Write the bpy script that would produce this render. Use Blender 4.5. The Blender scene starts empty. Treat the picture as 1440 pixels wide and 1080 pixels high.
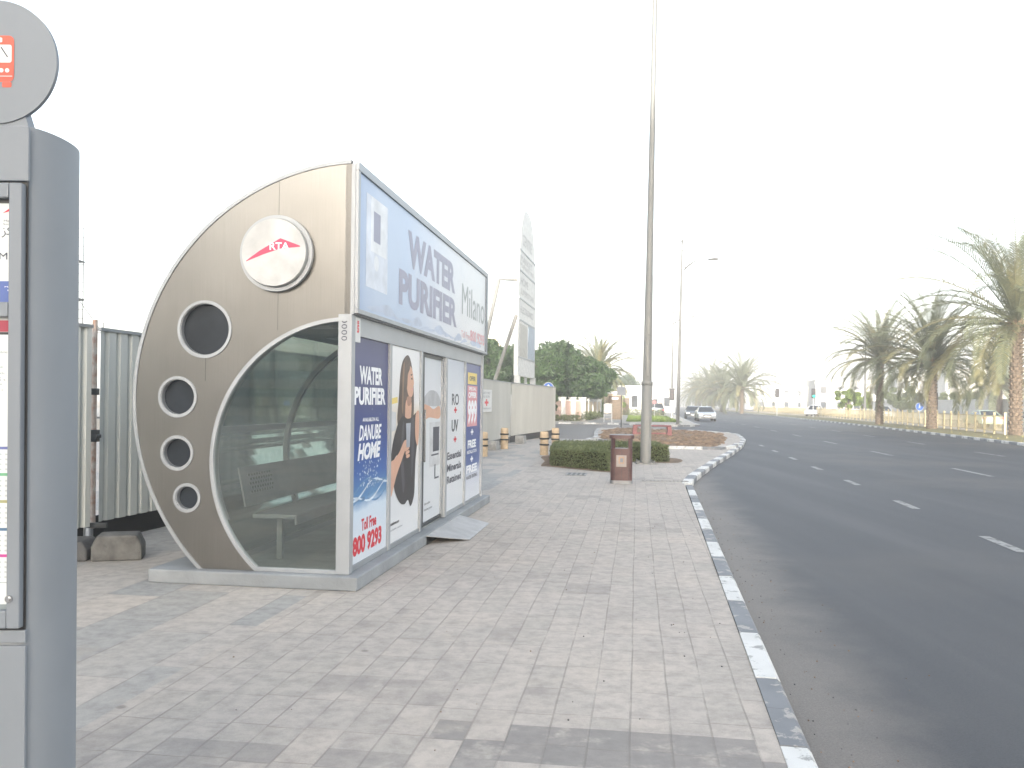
import bpy, bmesh, math, random
from mathutils import Vector, Matrix
R = math.radians
rnd = random.Random(7)
scene = bpy.context.scene
C = scene.collection

# ------------------------------------------------------------------ materials
MATS = {}
def nodes(name):
    m = bpy.data.materials.new(name); m.use_nodes = True
    nt = m.node_tree; nt.nodes.clear()
    out = nt.nodes.new('ShaderNodeOutputMaterial')
    return m, nt, out
def N(nt, t, **kw):
    n = nt.nodes.new(t)
    for k, v in kw.items():
        if k in ('op',): n.operation = v
        else: setattr(n, k, v)
    return n
def link(nt, a, b): nt.links.new(a, b)
def rgba(c): return (c[0], c[1], c[2], 1)
def ramp(nt, fac, stops, interp='LINEAR'):
    r = N(nt, 'ShaderNodeValToRGB'); e = r.color_ramp.elements
    r.color_ramp.interpolation = interp
    while len(e) < len(stops): e.new(.5)
    for i, (p, c) in enumerate(stops):
        e[i].position = p; e[i].color = rgba(c)
    link(nt, fac, r.inputs[0]); return r.outputs[0]
def math_(nt, op, a, b=None, c=None, clamp=False):
    n = N(nt, 'ShaderNodeMath', op=op); n.use_clamp = clamp
    for i, v in enumerate((a, b, c)):
        if v is None: continue
        if isinstance(v, (int, float)): n.inputs[i].default_value = v
        else: link(nt, v, n.inputs[i])
    return n.outputs[0]
def mixc(nt, f, a, b, mode='MIX'):
    n = N(nt, 'ShaderNodeMix', data_type='RGBA', blend_type=mode)
    for i, v in ((0, f), (6, a), (7, b)):
        if isinstance(v, (int, float)): n.inputs[i].default_value = v
        elif isinstance(v, tuple): n.inputs[i].default_value = rgba(v)
        else: link(nt, v, n.inputs[i])
    return n.outputs[2]
def noise(nt, vec, scale, detail=4, rough=.55):
    n = N(nt, 'ShaderNodeTexNoise'); n.inputs['Scale'].default_value = scale
    n.inputs['Detail'].default_value = detail; n.inputs['Roughness'].default_value = rough
    if vec is not None: link(nt, vec, n.inputs['Vector'])
    return n.outputs[0]
def smooth(nt, v, lo, hi):
    n = N(nt, 'ShaderNodeMapRange', interpolation_type='SMOOTHSTEP')
    link(nt, v, n.inputs[0]); n.inputs[1].default_value = lo; n.inputs[2].default_value = hi
    return n.outputs[0]
def mat(name, col, rough=.6, metal=0., var=.12, scale=4., bump=0., bscale=60., col2=None, emit=None, spec=None, stretch=None):
    if name in MATS: return MATS[name]
    m, nt, out = nodes(name)
    b = N(nt, 'ShaderNodeBsdfPrincipled'); link(nt, b.outputs[0], out.inputs[0])
    tc = N(nt, 'ShaderNodeTexCoord'); vec = tc.outputs['Object']
    if stretch:
        mp = N(nt, 'ShaderNodeMapping'); mp.inputs['Scale'].default_value = stretch
        link(nt, vec, mp.inputs[0]); vec = mp.outputs[0]
    n = noise(nt, vec, scale)
    c2 = col2 or tuple(max(0, c * (1 - 2 * var)) for c in col)
    c1 = col if col2 else tuple(min(1, c * (1 + var)) for c in col)
    link(nt, ramp(nt, n, [(.3, c2), (.7, c1)]), b.inputs['Base Color'])
    b.inputs['Roughness'].default_value = rough; b.inputs['Metallic'].default_value = metal
    if rough < .95:
        rr = N(nt, 'ShaderNodeMapRange'); link(nt, n, rr.inputs[0])
        rr.inputs[3].default_value = rough * .85; rr.inputs[4].default_value = min(1, rough * 1.2)
        link(nt, rr.outputs[0], b.inputs['Roughness'])
    if spec is not None: b.inputs['Specular IOR Level'].default_value = spec
    if bump:
        bn = N(nt, 'ShaderNodeBump'); bn.inputs['Strength'].default_value = bump; bn.inputs['Distance'].default_value = .02
        link(nt, noise(nt, tc.outputs['Object'], bscale, 5), bn.inputs['Height']); link(nt, bn.outputs[0], b.inputs['Normal'])
    if emit:
        b.inputs['Emission Color'].default_value = rgba(col); b.inputs['Emission Strength'].default_value = emit
    MATS[name] = m; return m
def glass(name, tint, refl=1.0, base=.06):
    m, nt, out = nodes(name)
    t = N(nt, 'ShaderNodeBsdfTransparent'); t.inputs[0].default_value = rgba(tint)
    g = N(nt, 'ShaderNodeBsdfGlossy'); g.inputs['Roughness'].default_value = .015; g.inputs[0].default_value = (.9, .95, .93, 1)
    lw = N(nt, 'ShaderNodeFresnel'); lw.inputs[0].default_value = 1.5
    f = math_(nt, 'MULTIPLY_ADD', lw.outputs[0], refl, base, clamp=True)
    mx = N(nt, 'ShaderNodeMixShader'); link(nt, f, mx.inputs[0]); link(nt, t.outputs[0], mx.inputs[1]); link(nt, g.outputs[0], mx.inputs[2])
    link(nt, mx.outputs[0], out.inputs[0]); return m
def leaf_mat(name, c1, c2, trans=.35):
    m, nt, out = nodes(name)
    b = N(nt, 'ShaderNodeBsdfPrincipled'); b.inputs['Roughness'].default_value = .55
    tc = N(nt, 'ShaderNodeTexCoord'); g = N(nt, 'ShaderNodeNewGeometry')
    n = noise(nt, tc.outputs['Object'], 1.2, 3)
    f = math_(nt, 'MULTIPLY_ADD', g.outputs['Random Per Island'], .55, math_(nt, 'MULTIPLY_ADD', n, .9, -.2), clamp=True)
    col = mixc(nt, f, c1, c2); link(nt, col, b.inputs['Base Color'])
    t = N(nt, 'ShaderNodeBsdfTranslucent'); link(nt, col, t.inputs[0])
    mx = N(nt, 'ShaderNodeMixShader'); mx.inputs[0].default_value = trans
    link(nt, b.outputs[0], mx.inputs[1]); link(nt, t.outputs[0], mx.inputs[2]); link(nt, mx.outputs[0], out.inputs[0]); return m

ES = Vector((.145, .989, 0)).normalized()      # direction of the street
EN = Vector((ES.y, -ES.x, 0))                  # across it, towards the road

def paver_mat():
    m, nt, out = nodes('pavers')
    b = N(nt, 'ShaderNodeBsdfPrincipled'); link(nt, b.outputs[0], out.inputs[0]); b.inputs['Roughness'].default_value = .8
    b.inputs['Specular IOR Level'].default_value = .25
    tc = N(nt, 'ShaderNodeTexCoord'); P = tc.outputs['Object']
    def dot(v):
        d = N(nt, 'ShaderNodeVectorMath', op='DOT_PRODUCT'); link(nt, P, d.inputs[0]); d.inputs[1].default_value = v; return d.outputs['Value']
    u, v = dot(ES), dot(EN)
    wob = noise(nt, P, .9, 2)
    u = math_(nt, 'MULTIPLY_ADD', wob, .05, u); 
    v = math_(nt, 'MULTIPLY_ADD', noise(nt, P, .7, 2), .03, v)
    def cells(lu, lv, off):
        cv = math_(nt, 'DIVIDE', v, lv); fv = math_(nt, 'FLOOR', cv)
        cu = math_(nt, 'MULTIPLY_ADD', math_(nt, 'FRACT', math_(nt, 'MULTIPLY', fv, .5)), off, math_(nt, 'DIVIDE', u, lu))
        fu = math_(nt, 'FLOOR', cu)
        cx = N(nt, 'ShaderNodeCombineXYZ'); link(nt, fu, cx.inputs[0]); link(nt, fv, cx.inputs[1])
        w = N(nt, 'ShaderNodeTexWhiteNoise', noise_dimensions='2D'); link(nt, cx.outputs[0], w.inputs[0])
        def edge(c, l, wd):
            d = math_(nt, 'MULTIPLY', math_(nt, 'SUBTRACT', .5, math_(nt, 'ABSOLUTE', math_(nt, 'SUBTRACT', math_(nt, 'FRACT', c), .5))), l)
            return math_(nt, 'SUBTRACT', 1, smooth(nt, d, wd * .4, wd))
        j = math_(nt, 'MAXIMUM', edge(cu, lu, .0055), edge(cv, lv, .007))
        return w.outputs['Value'], w.outputs['Color'], j
    r1, k1, j1 = cells(.40, .195, .10)
    r2, k2, j2 = cells(.95, .47, .5)
    # slabs beside the shelter are larger than the pavers of the walkway
    mk = math_(nt, 'LESS_THAN', v, -2.62)
    ms = N(nt, 'ShaderNodeMix'); 
    def mixv(a, bb):
        n = N(nt, 'ShaderNodeMix'); link(nt, mk, n.inputs[0]); link(nt, a, n.inputs[2]); link(nt, bb, n.inputs[3]); return n.outputs[0]
    nt.nodes.remove(ms)
    r, j = mixv(r1, r2), mixv(j1, j2)
    small = ramp(nt, r1, [(0, (.425, .39, .352)), (.35, (.445, .405, .368)), (.7, (.458, .415, .375)), (1, (.475, .427, .382))])
    large = ramp(nt, r2, [(0, (.34, .338, .33)), (.4, (.40, .38, .355)), (.75, (.445, .412, .38)), (1, (.475, .43, .39))])
    col = mixc(nt, mk, small, large)
    big = noise(nt, P, .55, 5, .6)
    col = mixc(nt, 1.0, col, ramp(nt, big, [(.3, (.89, .893, .90)), (.5, (1, 1, 1)), (.7, (1.05, 1.04, 1.02))]), 'MULTIPLY')
    fine = noise(nt, P, 9, 6, .7)
    col = mixc(nt, 1.0, col, ramp(nt, fine, [(.3, (.76, .76, .77)), (.6, (1.07, 1.07, 1.06))]), 'MULTIPLY')
    grit = noise(nt, P, 160, 3, .7)
    col = mixc(nt, 1.0, col, ramp(nt, grit, [(.3, (.88, .88, .88)), (.7, (1.1, 1.1, 1.1))]), 'MULTIPLY')
    # grimy pavers: scattered, and one band of darker replaced stones across the walk
    cu_ = math_(nt, 'MULTIPLY', math_(nt, 'GREATER_THAN', r1, .80), smooth(nt, noise(nt, P, .8, 2), .45, .6))
    bu = math_(nt, 'MULTIPLY', math_(nt, 'LESS_THAN', u, 4.22), math_(nt, 'GREATER_THAN', u, 3.78))
    sx = N(nt, 'ShaderNodeSeparateColor'); link(nt, k1, sx.inputs[0])
    band = math_(nt, 'MULTIPLY', bu, math_(nt, 'MULTIPLY', math_(nt, 'GREATER_THAN', sx.outputs[1], .12), math_(nt, 'GREATER_THAN', v, -.95)))
    g2 = math_(nt, 'MULTIPLY', math_(nt, 'LESS_THAN', u, 3.78), math_(nt, 'GREATER_THAN', sx.outputs[1], .45))
    grime = math_(nt, 'MAXIMUM', math_(nt, 'MULTIPLY', cu_, .35), math_(nt, 'MAXIMUM', math_(nt, 'MULTIPLY', band, .62), math_(nt, 'MULTIPLY', g2, .35)))
    grime = math_(nt, 'MULTIPLY', grime, smooth(nt, noise(nt, P, 5, 5, .7), .28, .5))
    col = mixc(nt, math_(nt, 'MULTIPLY', grime, math_(nt, 'SUBTRACT', 1, mk)), col, (.175, .17, .168))
    # gum and oil spots
    vo = N(nt, 'ShaderNodeTexVoronoi'); vo.inputs['Scale'].default_value = 1.7; link(nt, P, vo.inputs['Vector'])
    sep = N(nt, 'ShaderNodeSeparateColor'); link(nt, vo.outputs['Color'], sep.inputs[0])
    dd = math_(nt, 'ADD', vo.outputs['Distance'], math_(nt, 'MULTIPLY', noise(nt, P, 14, 3), .10))
    spot = math_(nt, 'MULTIPLY', math_(nt, 'SUBTRACT', 1, smooth(nt, dd, .07, .11)), math_(nt, 'GREATER_THAN', sep.outputs[0], .35))
    col = mixc(nt, math_(nt, 'MULTIPLY', spot, .5), col, (.13, .12, .11))
    # sand blown over the joints and along the plinth
    sand = smooth(nt, noise(nt, P, 1.6, 6, .65), .56, .72)
    col = mixc(nt, math_(nt, 'MULTIPLY', sand, .35), col, (.42, .37, .31))
    jj = math_(nt, 'MULTIPLY', j, smooth(nt, noise(nt, P, 3, 3), .3, .6))
    col = mixc(nt, math_(nt, 'MULTIPLY', jj, .55), col, (.235, .215, .195))
    link(nt, col, b.inputs['Base Color'])
    h = math_(nt, 'ADD', math_(nt, 'MULTIPLY', j, -1.0), math_(nt, 'ADD', math_(nt, 'MULTIPLY', r, .5), math_(nt, 'MULTIPLY', fine, .8)))
    bn = N(nt, 'ShaderNodeBump'); bn.inputs['Strength'].default_value = .5; bn.inputs['Distance'].default_value = .006
    link(nt, h, bn.inputs['Height']); link(nt, bn.outputs[0], b.inputs['Normal'])
    return m
def road_mat():
    m, nt, out = nodes('asphalt')
    b = N(nt, 'ShaderNodeBsdfPrincipled'); link(nt, b.outputs[0], out.inputs[0]); b.inputs['Roughness'].default_value = .62
    b.inputs['Specular IOR Level'].default_value = .3
    tc = N(nt, 'ShaderNodeTexCoord'); P = tc.outputs['Object']
    mp = N(nt, 'ShaderNodeMapping'); mp.inputs['Rotation'].default_value = (0, 0, math.atan2(.16, 1)); mp.inputs['Scale'].default_value = (1, .05, 1)
    link(nt, P, mp.inputs[0])
    s = noise(nt, mp.outputs[0], 1.1, 4, .6)
    big = noise(nt, P, .12, 4, .6)
    col = ramp(nt, s, [(.3, (.052, .054, .060)), (.55, (.066, .068, .074)), (.75, (.090, .090, .094))])
    col = mixc(nt, smooth(nt, big, .5, .68), col, (.094, .090, .087))
    # wheel-polished pale bands across the lanes and a dark resurfaced patch
    d = N(nt, 'ShaderNodeVectorMath', op='DOT_PRODUCT'); link(nt, P, d.inputs[0]); d.inputs[1].default_value = tuple(Vector((1, -.165, 0)))
    dist = math_(nt, 'SUBTRACT', d.outputs['Value'], .76)
    g = noise(nt, P, 1.3, 5, .65)
    dust = math_(nt, 'SUBTRACT', 1, smooth(nt, math_(nt, 'MULTIPLY_ADD', g, -.9, dist), -.35, .5))
    col = mixc(nt, math_(nt, 'MULTIPLY', dust, .75), col, (.22, .20, .18))
    fine = noise(nt, P, 90, 4, .75)
    col = mixc(nt, 1.0, col, ramp(nt, fine, [(.3, (.78, .78, .78)), (.7, (1.22, 1.22, 1.22))]), 'MULTIPLY')
    link(nt, col, b.inputs['Base Color'])
    bn = N(nt, 'ShaderNodeBump'); bn.inputs['Strength'].default_value = .5; bn.inputs['Distance'].default_value = .01
    link(nt, noise(nt, P, 140, 3), bn.inputs['Height']); link(nt, bn.outputs[0], b.inputs['Normal'])
    return m
def paint_mat(name, c, under, wear=.5, rough=.65):
    m, nt, out = nodes(name)
    b = N(nt, 'ShaderNodeBsdfPrincipled'); link(nt, b.outputs[0], out.inputs[0]); b.inputs['Roughness'].default_value = rough
    tc = N(nt, 'ShaderNodeTexCoord'); P = tc.outputs['Object']
    f = smooth(nt, noise(nt, P, 6, 6, .7), wear - .03, wear + .03)
    n2 = noise(nt, P, 2.0, 4)
    base = ramp(nt, n2, [(.3, tuple(x * .78 for x in c)), (.7, c)])
    link(nt, mixc(nt, f, base, under), b.inputs['Base Color'])
    return m
def steel_mat():
    m, nt, out = nodes('brushed_steel')
    b = N(nt, 'ShaderNodeBsdfPrincipled'); link(nt, b.outputs[0], out.inputs[0])
    tc = N(nt, 'ShaderNodeTexCoord'); P = tc.outputs['Object']
    mp = N(nt, 'ShaderNodeMapping'); mp.inputs['Scale'].default_value = (1, 60, .6); link(nt, P, mp.inputs[0])
    s = noise(nt, mp.outputs[0], 3, 3)
    big = noise(nt, P, 1.6, 2, .5)
    c = mixc(nt, 1.0, ramp(nt, s, [(.3, (.25, .24, .224)), (.7, (.275, .264, .247))]), ramp(nt, big, [(.3, (.9, .9, .9)), (.65, (1, 1, 1))]), 'MULTIPLY')
    link(nt, c, b.inputs['Base Color']); b.inputs['Metallic'].default_value = .92
    rr = N(nt, 'ShaderNodeMapRange'); link(nt, big, rr.inputs[0]); rr.inputs[3].default_value = .29; rr.inputs[4].default_value = .33
    link(nt, rr.outputs[0], b.inputs['Roughness'])
    return m
def print_mat(name, stops, axis=2, nz=.04, rough=.35, nscale=2.0):
    """printed poster background: a colour run along one axis of the sheet"""
    m, nt, out = nodes(name)
    b = N(nt, 'ShaderNodeBsdfPrincipled'); link(nt, b.outputs[0], out.inputs[0]); b.inputs['Roughness'].default_value = rough
    tc = N(nt, 'ShaderNodeTexCoord'); sx = N(nt, 'ShaderNodeSeparateXYZ'); link(nt, tc.outputs['Object'], sx.inputs[0])
    n = noise(nt, tc.outputs['Object'], nscale, 4)
    v = math_(nt, 'MULTIPLY_ADD', math_(nt, 'SUBTRACT', n, .5), nz, sx.outputs[axis])
    lo, hi = stops[0][0], stops[-1][0]
    f = N(nt, 'ShaderNodeMapRange'); link(nt, v, f.inputs[0]); f.inputs[1].default_value = lo; f.inputs[2].default_value = hi
    link(nt, ramp(nt, f.outputs[0], [((p - lo) / (hi - lo), c) for p, c in stops]), b.inputs['Base Color'])
    return m

M = dict(
 pavers=paver_mat(), asphalt=road_mat(), steel=steel_mat(),
 alu=mat('aluminium', (.36, .375, .39), .45, .5, .06, 3),
 alu_pale=mat('pale_aluminium', (.385, .40, .415), .45, .3, .05, 3),
 alu_panel=mat('grey_panel_paint', (.20, .22, .245), .5, .1, .05, 1.2),
 alu_side=mat('grey_side_paint', (.235, .255, .278), .55, .1, .06, 1.5),
 concrete=mat('concrete_grey', (.33, .325, .31), .85, 0, .14, 5, .4, 40),
 plinth=mat('plinth_grey', (.27, .285, .295), .7, 0, .10, 3, .25, 30),
 conc_dark=mat('dark_concrete', (.10, .10, .10), .85, 0, .14, 8, .4, 40),  # dark grey as the block's and grit's own colour
 white=mat('white_paint', (.66, .66, .645), .5, 0, .04, 2),
 offwhite=mat('wall_white', (.60, .585, .55), .8, 0, .06, .6),
 cream=mat('cream_render', (.60, .50, .36), .85, 0, .10, .8),
 pink=mat('pink_render', (.50, .36, .30), .85, 0, .14, .8),
 black=mat('black_plastic', (.02, .021, .023), .45, 0, .1, 6),
 rubber=mat('tyre_rubber', (.02, .02, .02), .85, 0, .1, 6),
 dark=mat('dark_frame', (.045, .05, .055), .4, .2, .1, 4),
 red=mat('sign_red', (.55, .03, .06), .45, 0, .06, 4),
 sheet=mat('sheet_fence', (.56, .585, .565), .7, 0., .10, 1.4, .1, 6, stretch=(1, 1, .25)),
 sheet2=mat('sheet_fence_cream', (.47, .465, .43), .5, .1, .07, 1.0, .1, 6, stretch=(1, 1, .25)),
 pole=mat('pole_paint', (.22, .22, .208), .5, .1, .07, 1.5, stretch=(4, 4, .4)),
 soil=mat('brown_soil', (.235, .165, .11), .95, 0, .25, 3, 1.0, 30),
 sand=mat('site_sand', (.42, .36, .28), .95, 0, .12, .5, .4, 12),
 grass=mat('lawn', (.15, .21, .035), .9, 0, .3, 2.5, 1.0, 60, col2=(.09, .13, .025)),
 grassdry=mat('verge', (.22, .21, .08), .9, 0, .3, 1.2, 1.0, 60, col2=(.20, .165, .10)),
 walk=mat('far_paving', (.46, .43, .38), .85, 0, .10, 2.0),
 oppos=mat('far_asphalt', (.13, .125, .12), .85, 0, .1, .5),
 sandstone=mat('sandstone', (.52, .40, .27), .8, 0, .14, 7, .3, 40),
 bin=mat('bin_brown', (.105, .055, .052), .42, .1, .12, 5),
 redbench=mat('bench_red', (.27, .10, .10), .5, 0, .15, 5),
 trunk=mat('palm_trunk', (.19, .145, .105), .9, 0, .3, 9, .6, 30),
 bark=mat('tree_bark', (.12, .095, .07), .9, 0, .3, 9, .6, 30),
 rail=mat('railing_cream', (.66, .56, .33), .55, 0, .08, 3),
 road_line=paint_mat('lane_paint', (.31, .31, .30), (.09, .09, .09), .56),
 kerb_white=paint_mat('kerb_white_paint', (.68, .68, .66), (.30, .30, .29), .57),
 kerb_grey=paint_mat('kerb_grey_paint', (.20, .21, .225), (.36, .34, .32), .57),
 skin=mat('printed_skin', (.62, .36, .25), .4, 0, .04, 6),
 hair=mat('printed_hair', (.11, .075, .06), .4, 0, .25, 9),
 dress=mat('printed_black', (.025, .024, .028), .4, 0, .2, 6),
 glasswin=mat('window_dark', (.05, .06, .07), .12, 0, .1, 2),
 carglass=mat('car_glass', (.025, .03, .035), .06, 0, .1, 2),
 chrome=mat('chrome', (.6, .6, .6), .2, 1, .05, 4),
 shade_block_wall=mat('shade_block_render', (.36, .30, .24), .8, 0, .1, .05),
 navy=mat('navy_print', (.03, .05, .17), .35, 0, .05, 3),
 blue=mat('sign_blue', (.02, .12, .50), .4, 0, .05, 3),
 slate=mat('faded_letter', (.27, .27, .37), .4, 0, .08, 4),
 txt=mat('letter_white', (.85, .86, .88), .4, 0, .02, 4),
 txtdark=mat('letter_dark', (.06, .065, .09), .4, 0, .05, 4),
 fadered=mat('letter_red_faded', (.66, .30, .33), .4, 0, .05, 4),
 txtred=mat('letter_red', (.62, .02, .04), .4, 0, .04, 4),
 yellow=mat('print_yellow', (.75, .58, .16), .4, 0, .05, 4),
 lamp_green=mat('green_light', (.0, .62, .42), .4, 0, .02, 4, emit=2.2),
 lamp_off=mat('lens_dark', (.05, .03, .03), .3, 0, .1, 4),
 glass_clear=glass('shelter_glass', (.74, .80, .75), 1.6, .13),
 glass_back=glass('back_glass', (.90, .92, .90), .8, .04),
 rust=mat('painted_scaffold', (.55, .53, .50), .6, .2, .3, 14, 0, 60, col2=(.34, .21, .16)),
 floor=mat('shelter_floor', (.27, .27, .26), .45, 0, .15, 3),
 ceil=mat('shelter_ceiling', (.34, .34, .33), .6, 0, .05, 3),
 wateredge=mat('print_water', (.12, .26, .46), .35, 0, .2, 8),
 waterlight=mat('print_water_light', (.62, .72, .82), .35, 0, .15, 8),
 steel_plain=mat('plain_steel', (.27, .275, .28), .55, .4, .08, 5),
)
L_DENSE = leaf_mat('dense_leaf', (.012, .030, .012), (.07, .125, .035), .2)
L_PALM = leaf_mat('palm_leaf', (.10, .118, .065), (.215, .225, .13), .35)
L_PALM2 = leaf_mat('palm_leaf_dry', (.16, .15, .075), (.32, .29, .14), .35)
L_HEDGE = leaf_mat('hedge_leaf', (.075, .10, .045), (.24, .27, .12), .3)
L_LIME = leaf_mat('lime_leaf', (.10, .17, .03), (.27, .34, .07), .35)

# ------------------------------------------------------------------ mesh builder
def frame2(origin, ux, uz, out):
    """maps (u, w, d) on a panel: u along ux, w along uz, d outwards"""
    origin, ux, uz, out = Vector(origin), Vector(ux), Vector(uz), Vector(out)
    return lambda u, w, d=0: origin + ux * u + uz * w + out * d
class MB:
    def __init__(s, T=None): s.v = []; s.f = []; s.m = []; s.T = T
    def add(s, vs, fs, mi=0):
        k = len(s.v)
        s.v += [tuple(s.T @ Vector(p)) if s.T else tuple(p) for p in vs]
        s.f += [tuple(i + k for i in f) for f in fs]; s.m += [mi] * len(fs); return s
    def box(s, x0, x1, y0, y1, z0, z1, mi=0, T=None):
        vs = [(x, y, z) for z in (z0, z1) for x, y in ((x0, y0), (x1, y0), (x1, y1), (x0, y1))]
        if T: vs = [tuple(T @ Vector(p)) for p in vs]
        return s.add(vs, [(3, 2, 1, 0), (4, 5, 6, 7), (0, 1, 5, 4), (1, 2, 6, 5), (2, 3, 7, 6), (3, 0, 4, 7)], mi)
    def prism(s, poly, fn, d0, d1, mi=0):
        n = len(poly)
        vs = [fn(u, w, d0) for u, w in poly] + [fn(u, w, d1) for u, w in poly]
        fs = [tuple(range(n))[::-1], tuple(range(n, 2 * n))] + [(i, (i + 1) % n, (i + 1) % n + n, i + n) for i in range(n)]
        return s.add(vs, fs, mi)
    def tube(s, pts, r, n=10, mi=0, cap=True):
        pts = [Vector(p) for p in pts]; r = r if isinstance(r, (list, tuple)) else [r] * len(pts)
        vs = []; fs = []; prev = None
        for i, p in enumerate(pts):
            t = (pts[min(i + 1, len(pts) - 1)] - pts[max(i - 1, 0)]).normalized()
            a = prev if prev else (Vector((1, 0, 0)) if abs(t.x) < .8 else Vector((0, 1, 0)))
            u = (a - t * a.dot(t)).normalized(); prev = u; w = t.cross(u)
            vs += [p + (u * math.cos(2 * math.pi * k / n) + w * math.sin(2 * math.pi * k / n)) * r[i] for k in range(n)]
        for i in range(len(pts) - 1):
            fs += [(i * n + k, i * n + (k + 1) % n, (i + 1) * n + (k + 1) % n, (i + 1) * n + k) for k in range(n)]
        if cap: fs += [tuple(range(n))[::-1], tuple(range((len(pts) - 1) * n, len(pts) * n))]
        return s.add(vs, fs, mi)
    def lathe(s, prof, c=(0, 0, 0), n=24, mi=0, sx=1, sy=1):
        vs = [(c[0] + r * sx * math.cos(2 * math.pi * k / n), c[1] + r * sy * math.sin(2 * math.pi * k / n), c[2] + z) for r, z in prof for k in range(n)]
        fs = [(i * n + k, i * n + (k + 1) % n, (i + 1) * n + (k + 1) % n, (i + 1) * n + k) for i in range(len(prof) - 1) for k in range(n)]
        fs += [tuple(range(n))[::-1], tuple(range((len(prof) - 1) * n, len(prof) * n))]
        return s.add(vs, fs, mi)
    def ring(s, fn, cu, cw, r0, r1, d0, d1, n=48, mi=0):
        vs = []
        for k in range(n):
            a = 2 * math.pi * k / n; c, q = math.cos(a), math.sin(a)
            vs += [fn(cu + r0 * c, cw + r0 * q, d0), fn(cu + r1 * c, cw + r1 * q, d0), fn(cu + r1 * c, cw + r1 * q, d1), fn(cu + r0 * c, cw + r0 * q, d1)]
        fs = []
        for k in range(n):
            a, b = 4 * k, 4 * ((k + 1) % n)
            for i in range(4): fs.append((a + i, a + (i + 1) % 4, b + (i + 1) % 4, b + i))
        return s.add(vs, fs, mi)
    def disc(s, fn, cu, cw, r, d, n=48, mi=0):
        return s.add([fn(cu + r * math.cos(2 * math.pi * k / n), cw + r * math.sin(2 * math.pi * k / n), d) for k in range(n)], [tuple(range(n))], mi)
    def text(s, body, fn, u0, u1, w0, w1, d=.0015, mi=0, shear=0., bold=0.):
        vs, fs = text2d(body, shear, bold)
        return s.add([fn(u0 + (u1 - u0) * x, w0 + (w1 - w0) * y, d) for x, y in vs], fs, mi)
    def build(s, name, mats, parent=None, smooth=False, bevel=0, loc=None):
        me = bpy.data.meshes.new(name); me.from_pydata(s.v, [], s.f)
        for m in (mats if isinstance(mats, (list, tuple)) else [mats]): me.materials.append(M[m] if isinstance(m, str) else m)
        me.polygons.foreach_set('material_index', s.m)
        bm = bmesh.new(); bm.from_mesh(me); bmesh.ops.recalc_face_normals(bm, faces=bm.faces[:]) if len(s.f) < 20000 else None
        bm.to_mesh(me); bm.free()
        if smooth:
            me.polygons.foreach_set('use_smooth', [True] * len(me.polygons))
            try: me.set_sharp_from_angle(angle=R(38))
            except Exception: pass
        o = bpy.data.objects.new(name, me); C.objects.link(o)
        if parent: o.parent = parent
        if loc: o.location = loc
        if bevel:
            b = o.modifiers.new('bevel', 'BEVEL'); b.width = bevel; b.segments = 2; b.limit_method = 'ANGLE'; b.angle_limit = R(50)
        return o
_tc = {}
def text2d(body, shear, bold):
    k = (body, shear, bold)
    if k in _tc: return _tc[k]
    cu = bpy.data.curves.new('t', 'FONT'); cu.body = body; cu.size = 1; cu.shear = shear; cu.offset = bold; cu.resolution_u = 3
    o = bpy.data.objects.new('t', cu); C.objects.link(o)
    me = bpy.data.meshes.new_from_object(o.evaluated_get(bpy.context.evaluated_depsgraph_get()))
    vs = [(v.co.x, v.co.y) for v in me.vertices]; fs = [tuple(p.vertices) for p in me.polygons]
    bpy.data.objects.remove(o); bpy.data.curves.remove(cu); bpy.data.meshes.remove(me)
    if not vs: _tc[k] = ([], []); return _tc[k]
    a0, a1 = min(v[0] for v in vs), max(v[0] for v in vs); b0, b1 = min(v[1] for v in vs), max(v[1] for v in vs)
    _tc[k] = ([((x - a0) / max(a1 - a0, 1e-6), (y - b0) / max(b1 - b0, 1e-6)) for x, y in vs], fs); return _tc[k]
def shape2d(loops):
    """filled flat shape from an outline and holes"""
    cu = bpy.data.curves.new('s', 'CURVE'); cu.dimensions = '2D'; cu.fill_mode = 'BOTH'
    for lp in loops:
        sp = cu.splines.new('POLY'); sp.points.add(len(lp) - 1); sp.use_cyclic_u = True
        for p, (x, y) in zip(sp.points, lp): p.co = (x, y, 0, 1)
    o = bpy.data.objects.new('s', cu); C.objects.link(o)
    me = bpy.data.meshes.new_from_object(o.evaluated_get(bpy.context.evaluated_depsgraph_get()))
    vs = [(v.co.x, v.co.y) for v in me.vertices]; fs = [tuple(p.vertices) for p in me.polygons]
    bpy.data.objects.remove(o); bpy.data.curves.remove(cu); bpy.data.meshes.remove(me)
    return vs, fs
def blob(pts, n=6):
    """closed Catmull-Rom outline through points"""
    out = []; L = len(pts)
    for i in range(L):
        p0, p1, p2, p3 = pts[i - 1], pts[i], pts[(i + 1) % L], pts[(i + 2) % L]
        for k in range(n):
            t = k / n
            out.append(tuple(.5 * (2 * p1[j] + (p2[j] - p0[j]) * t + (2 * p0[j] - 5 * p1[j] + 4 * p2[j] - p3[j]) * t * t + (3 * p1[j] - p0[j] - 3 * p2[j] + p3[j]) * t ** 3) for j in (0, 1)))
    return out
def flat(m, loops, fn, d, mi=0):
    vs, fs = shape2d(loops); m.add([fn(x, y, d) for x, y in vs], fs, mi)
def tag(o, label, cat, group=None, kind=None):
    if label: o['label'] = label
    if cat: o['category'] = cat
    if group: o['group'] = group
    if kind: o['kind'] = kind
    return o
def thing(name, label, cat, loc=(0, 0, 0), rz=0., group=None):
    o = bpy.data.objects.new(name, None); C.objects.link(o); o.empty_display_size = .3
    o.location = loc; o.rotation_euler = (0, 0, rz); return tag(o, label, cat, group)
def struct(o): o['kind'] = 'structure'; return o
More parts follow.
